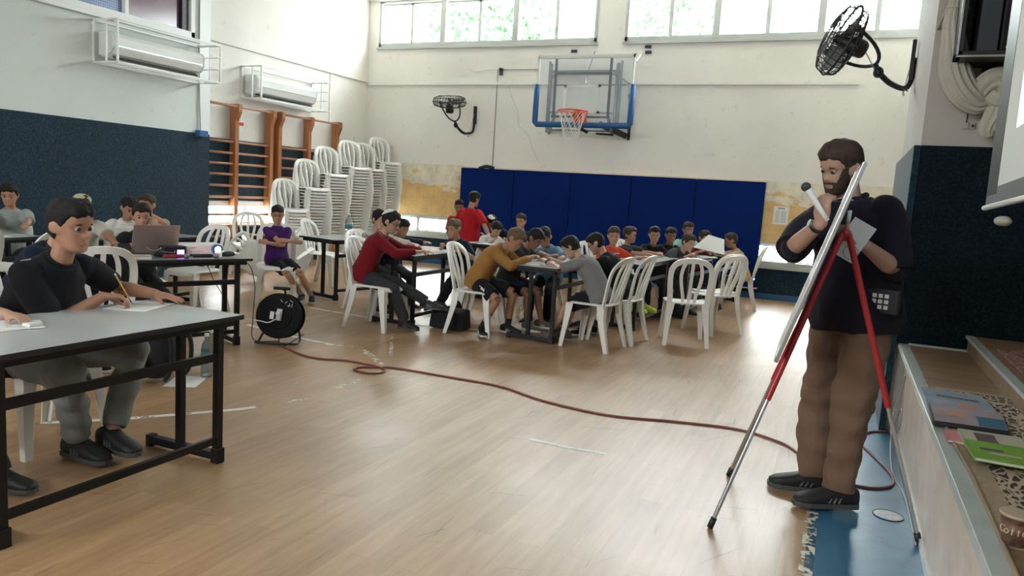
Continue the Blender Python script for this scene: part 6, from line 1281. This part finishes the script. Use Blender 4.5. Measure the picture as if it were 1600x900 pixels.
person('boy in glasses and a black T-shirt bending behind the grey T-shirt', (-2.02, 7.42), 180, pz=0.50, h=1.38, lean=32, head=(5, 32, 0), hands=[A(-2.52, 7.35, 0.775), A(-2.50, 7.55, 0.775)], skin_m=SK2, top=T_BLK, sleeve=0.5, bottom=T_BLK, leg=0.5, vox=0.0075, seed=25, extras=glasses)
# long row by the blue mats
person('boy in an orange-red T-shirt and yellow shoes reaching across the table', (-2.56, 8.58), -30, pz=0.49, h=1.30, lean=14, head=(-38, 8, 0), hands=[A(-2.12, 8.55, 0.775), A(-2.42, 8.30, 0.775)], curls=(0.45, 0.4), feet=[A(-1.99, 8.42, .23), A(-2.02, 8.27, .21)], toes=(-20, -25), knees=[A(0.8, 0.0, 0.8), A(0.8, -0.1, 0.8)], skin_m=SK1, hair=HBRN, top=T_ORG, sleeve=0.5, bottom=T_DGR, leg=0.5, shoe=S_YEL, sole=S_YEL, sock=SOCKG, vox=0.0078, seed=26)
person('boy in a charcoal T-shirt in profile beside the orange shirt', (-2.54, 9.20), -20, pz=0.49, h=1.26, lean=10, head=(10, 4, 0), hands=[A(-1.98, 9.15, 0.785), A(-2.05, 8.98, 0.775)], curls=(0.7, 0.6), skin_m=SK1, hair=HBRN, top=T_DGR, sleeve=0.5, bottom=T_DGR, leg=0.5, vox=0.0085, seed=27)
person('boy in a black shirt facing the camera, left of the pair in black', (-2.32, 9.72), -55, pz=0.49, h=1.32, lean=16, head=(-12, 10, 0), hands=[A(-1.95, 9.6, 0.775), A(-2.15, 9.35, 0.775)], skin_m=SK1, hair=HBLK, top=T_BLK, sleeve=0.9, bottom=T_DGR, vox=0.0085, seed=28)
person('dark haired child in a black jacket, right of the pair in black', (-2.20, 10.10), -50, pz=0.49, h=1.30, lean=14, head=(-8, 14, 0), hands=[A(-1.85, 9.95, 0.775), A(-2.0, 9.75, 0.775)], skin_m=SK3, hair=HBLK, top=T_BLK, sleeve=0.9, bottom=T_DGR, vox=0.0095, seed=29)
person('boy in a dark jacket leaning his chin near his hands on the long table', (-2.10, 9.66), -22, pz=0.51, h=1.38, lean=40, head=(0, 20, 0), hands=[A(-1.70, 9.50, 0.775), A(-1.76, 9.32, 0.775)], curls=(0.8, 0.8), skin_m=SK2, hair=HBRN, top=T_DGR, sleeve=0.95, bottom=T_DGR, vox=0.0085, seed=30)
person('child in a mint shirt behind the leaning boy, farthest from the camera', (-2.10, 10.95), -60, pz=0.50, h=1.40, lean=6, head=(0, 8, 0), skin_m=SK3, hair=HBRN, top=T_MINT, sleeve=0.5, bottom=T_DGR, vox=0.0095, seed=31)
person('boy in a maroon jacket behind the raised sheet of paper', (-1.88, 10.50), -42, pz=0.49, h=1.30, lean=22, head=(0, 14, 0), hands=[A(-1.62, 10.2, 0.80), A(-1.75, 10.05, 0.80)], skin_m=SK2, hair=HBRN, top=T_MAR, sleeve=0.9, bottom=T_DGR, vox=0.009, seed=32)
person('boy in a beige shirt holding a sheet of paper at the end of the row', (-1.22, 10.60), 190, pz=0.49, h=1.26, lean=22, head=(2, 14, 0), hands=[A(-1.52, 10.42, 0.86), A(-1.62, 10.58, 0.84)], curls=(0.7, 0.7), skin_m=SK1, hair=HBRN, top=T_BEI, sleeve=0.9, bottom=T_BLK, leg=0.5, vox=0.009, seed=33)
tag(MB().add([(-1.80, 9.98, 0.86), (-1.42, 10.12, 0.79), (-1.46, 10.28, 0.98), (-1.66, 10.22, 1.03), (-1.80, 9.982, 0.862), (-1.42, 10.122, 0.792), (-1.46, 10.282, 0.982), (-1.66, 10.222, 1.032)], [(3, 2, 1, 0), (4, 5, 6, 7), (0, 1, 5, 4), (1, 2, 6, 5), (2, 3, 7, 6), (3, 0, 4, 7)]).build('paper_sheet', PAPER), 'large white sheet raised by the boy in the beige shirt', 'paper')
# black jacket over the empty chair behind the foreground boy
JM = Matrix.Translation((-4.82, 3.66, 0)) @ Matrix.Rotation(rad(150), 4, 'Z')
jk = MB(); P_ = lambda x, y, z: tuple(JM @ Vector((x, y, z)))
jk.tube([P_(-0.12, -0.17, 0.78), P_(-0.16, 0.0, 0.83), P_(-0.12, 0.17, 0.78)], [0.05, 0.06, 0.05], 12)
jk.loft([ring(np.array(P_(-0.15, 0, z)), np.array((JM.to_3x3() @ Vector((0, 1, 0)))), np.array((JM.to_3x3() @ Vector((1, 0, 0)))), w, d_, 20) for z, w, d_ in ((0.42, 0.19, 0.05), (0.55, 0.19, 0.045), (0.70, 0.185, 0.045), (0.82, 0.15, 0.05))])
for s_ in (-1, 1): jk.tube([P_(-0.13, 0.15*s_, 0.76), P_(-0.05, 0.21*s_, 0.60), P_(-0.02, 0.19*s_, 0.44)], [0.05, 0.045, 0.04], 12)
jo = remesh(jk, 'jacket', [BLKF], 0.010, 3, 0.006, 18, 77, (-4.82, 3.66, 0)); jo.location = (-4.82, 3.66, 0); tag(jo, 'black jacket hanging over the white chair behind the boy in the black T-shirt', 'jacket')
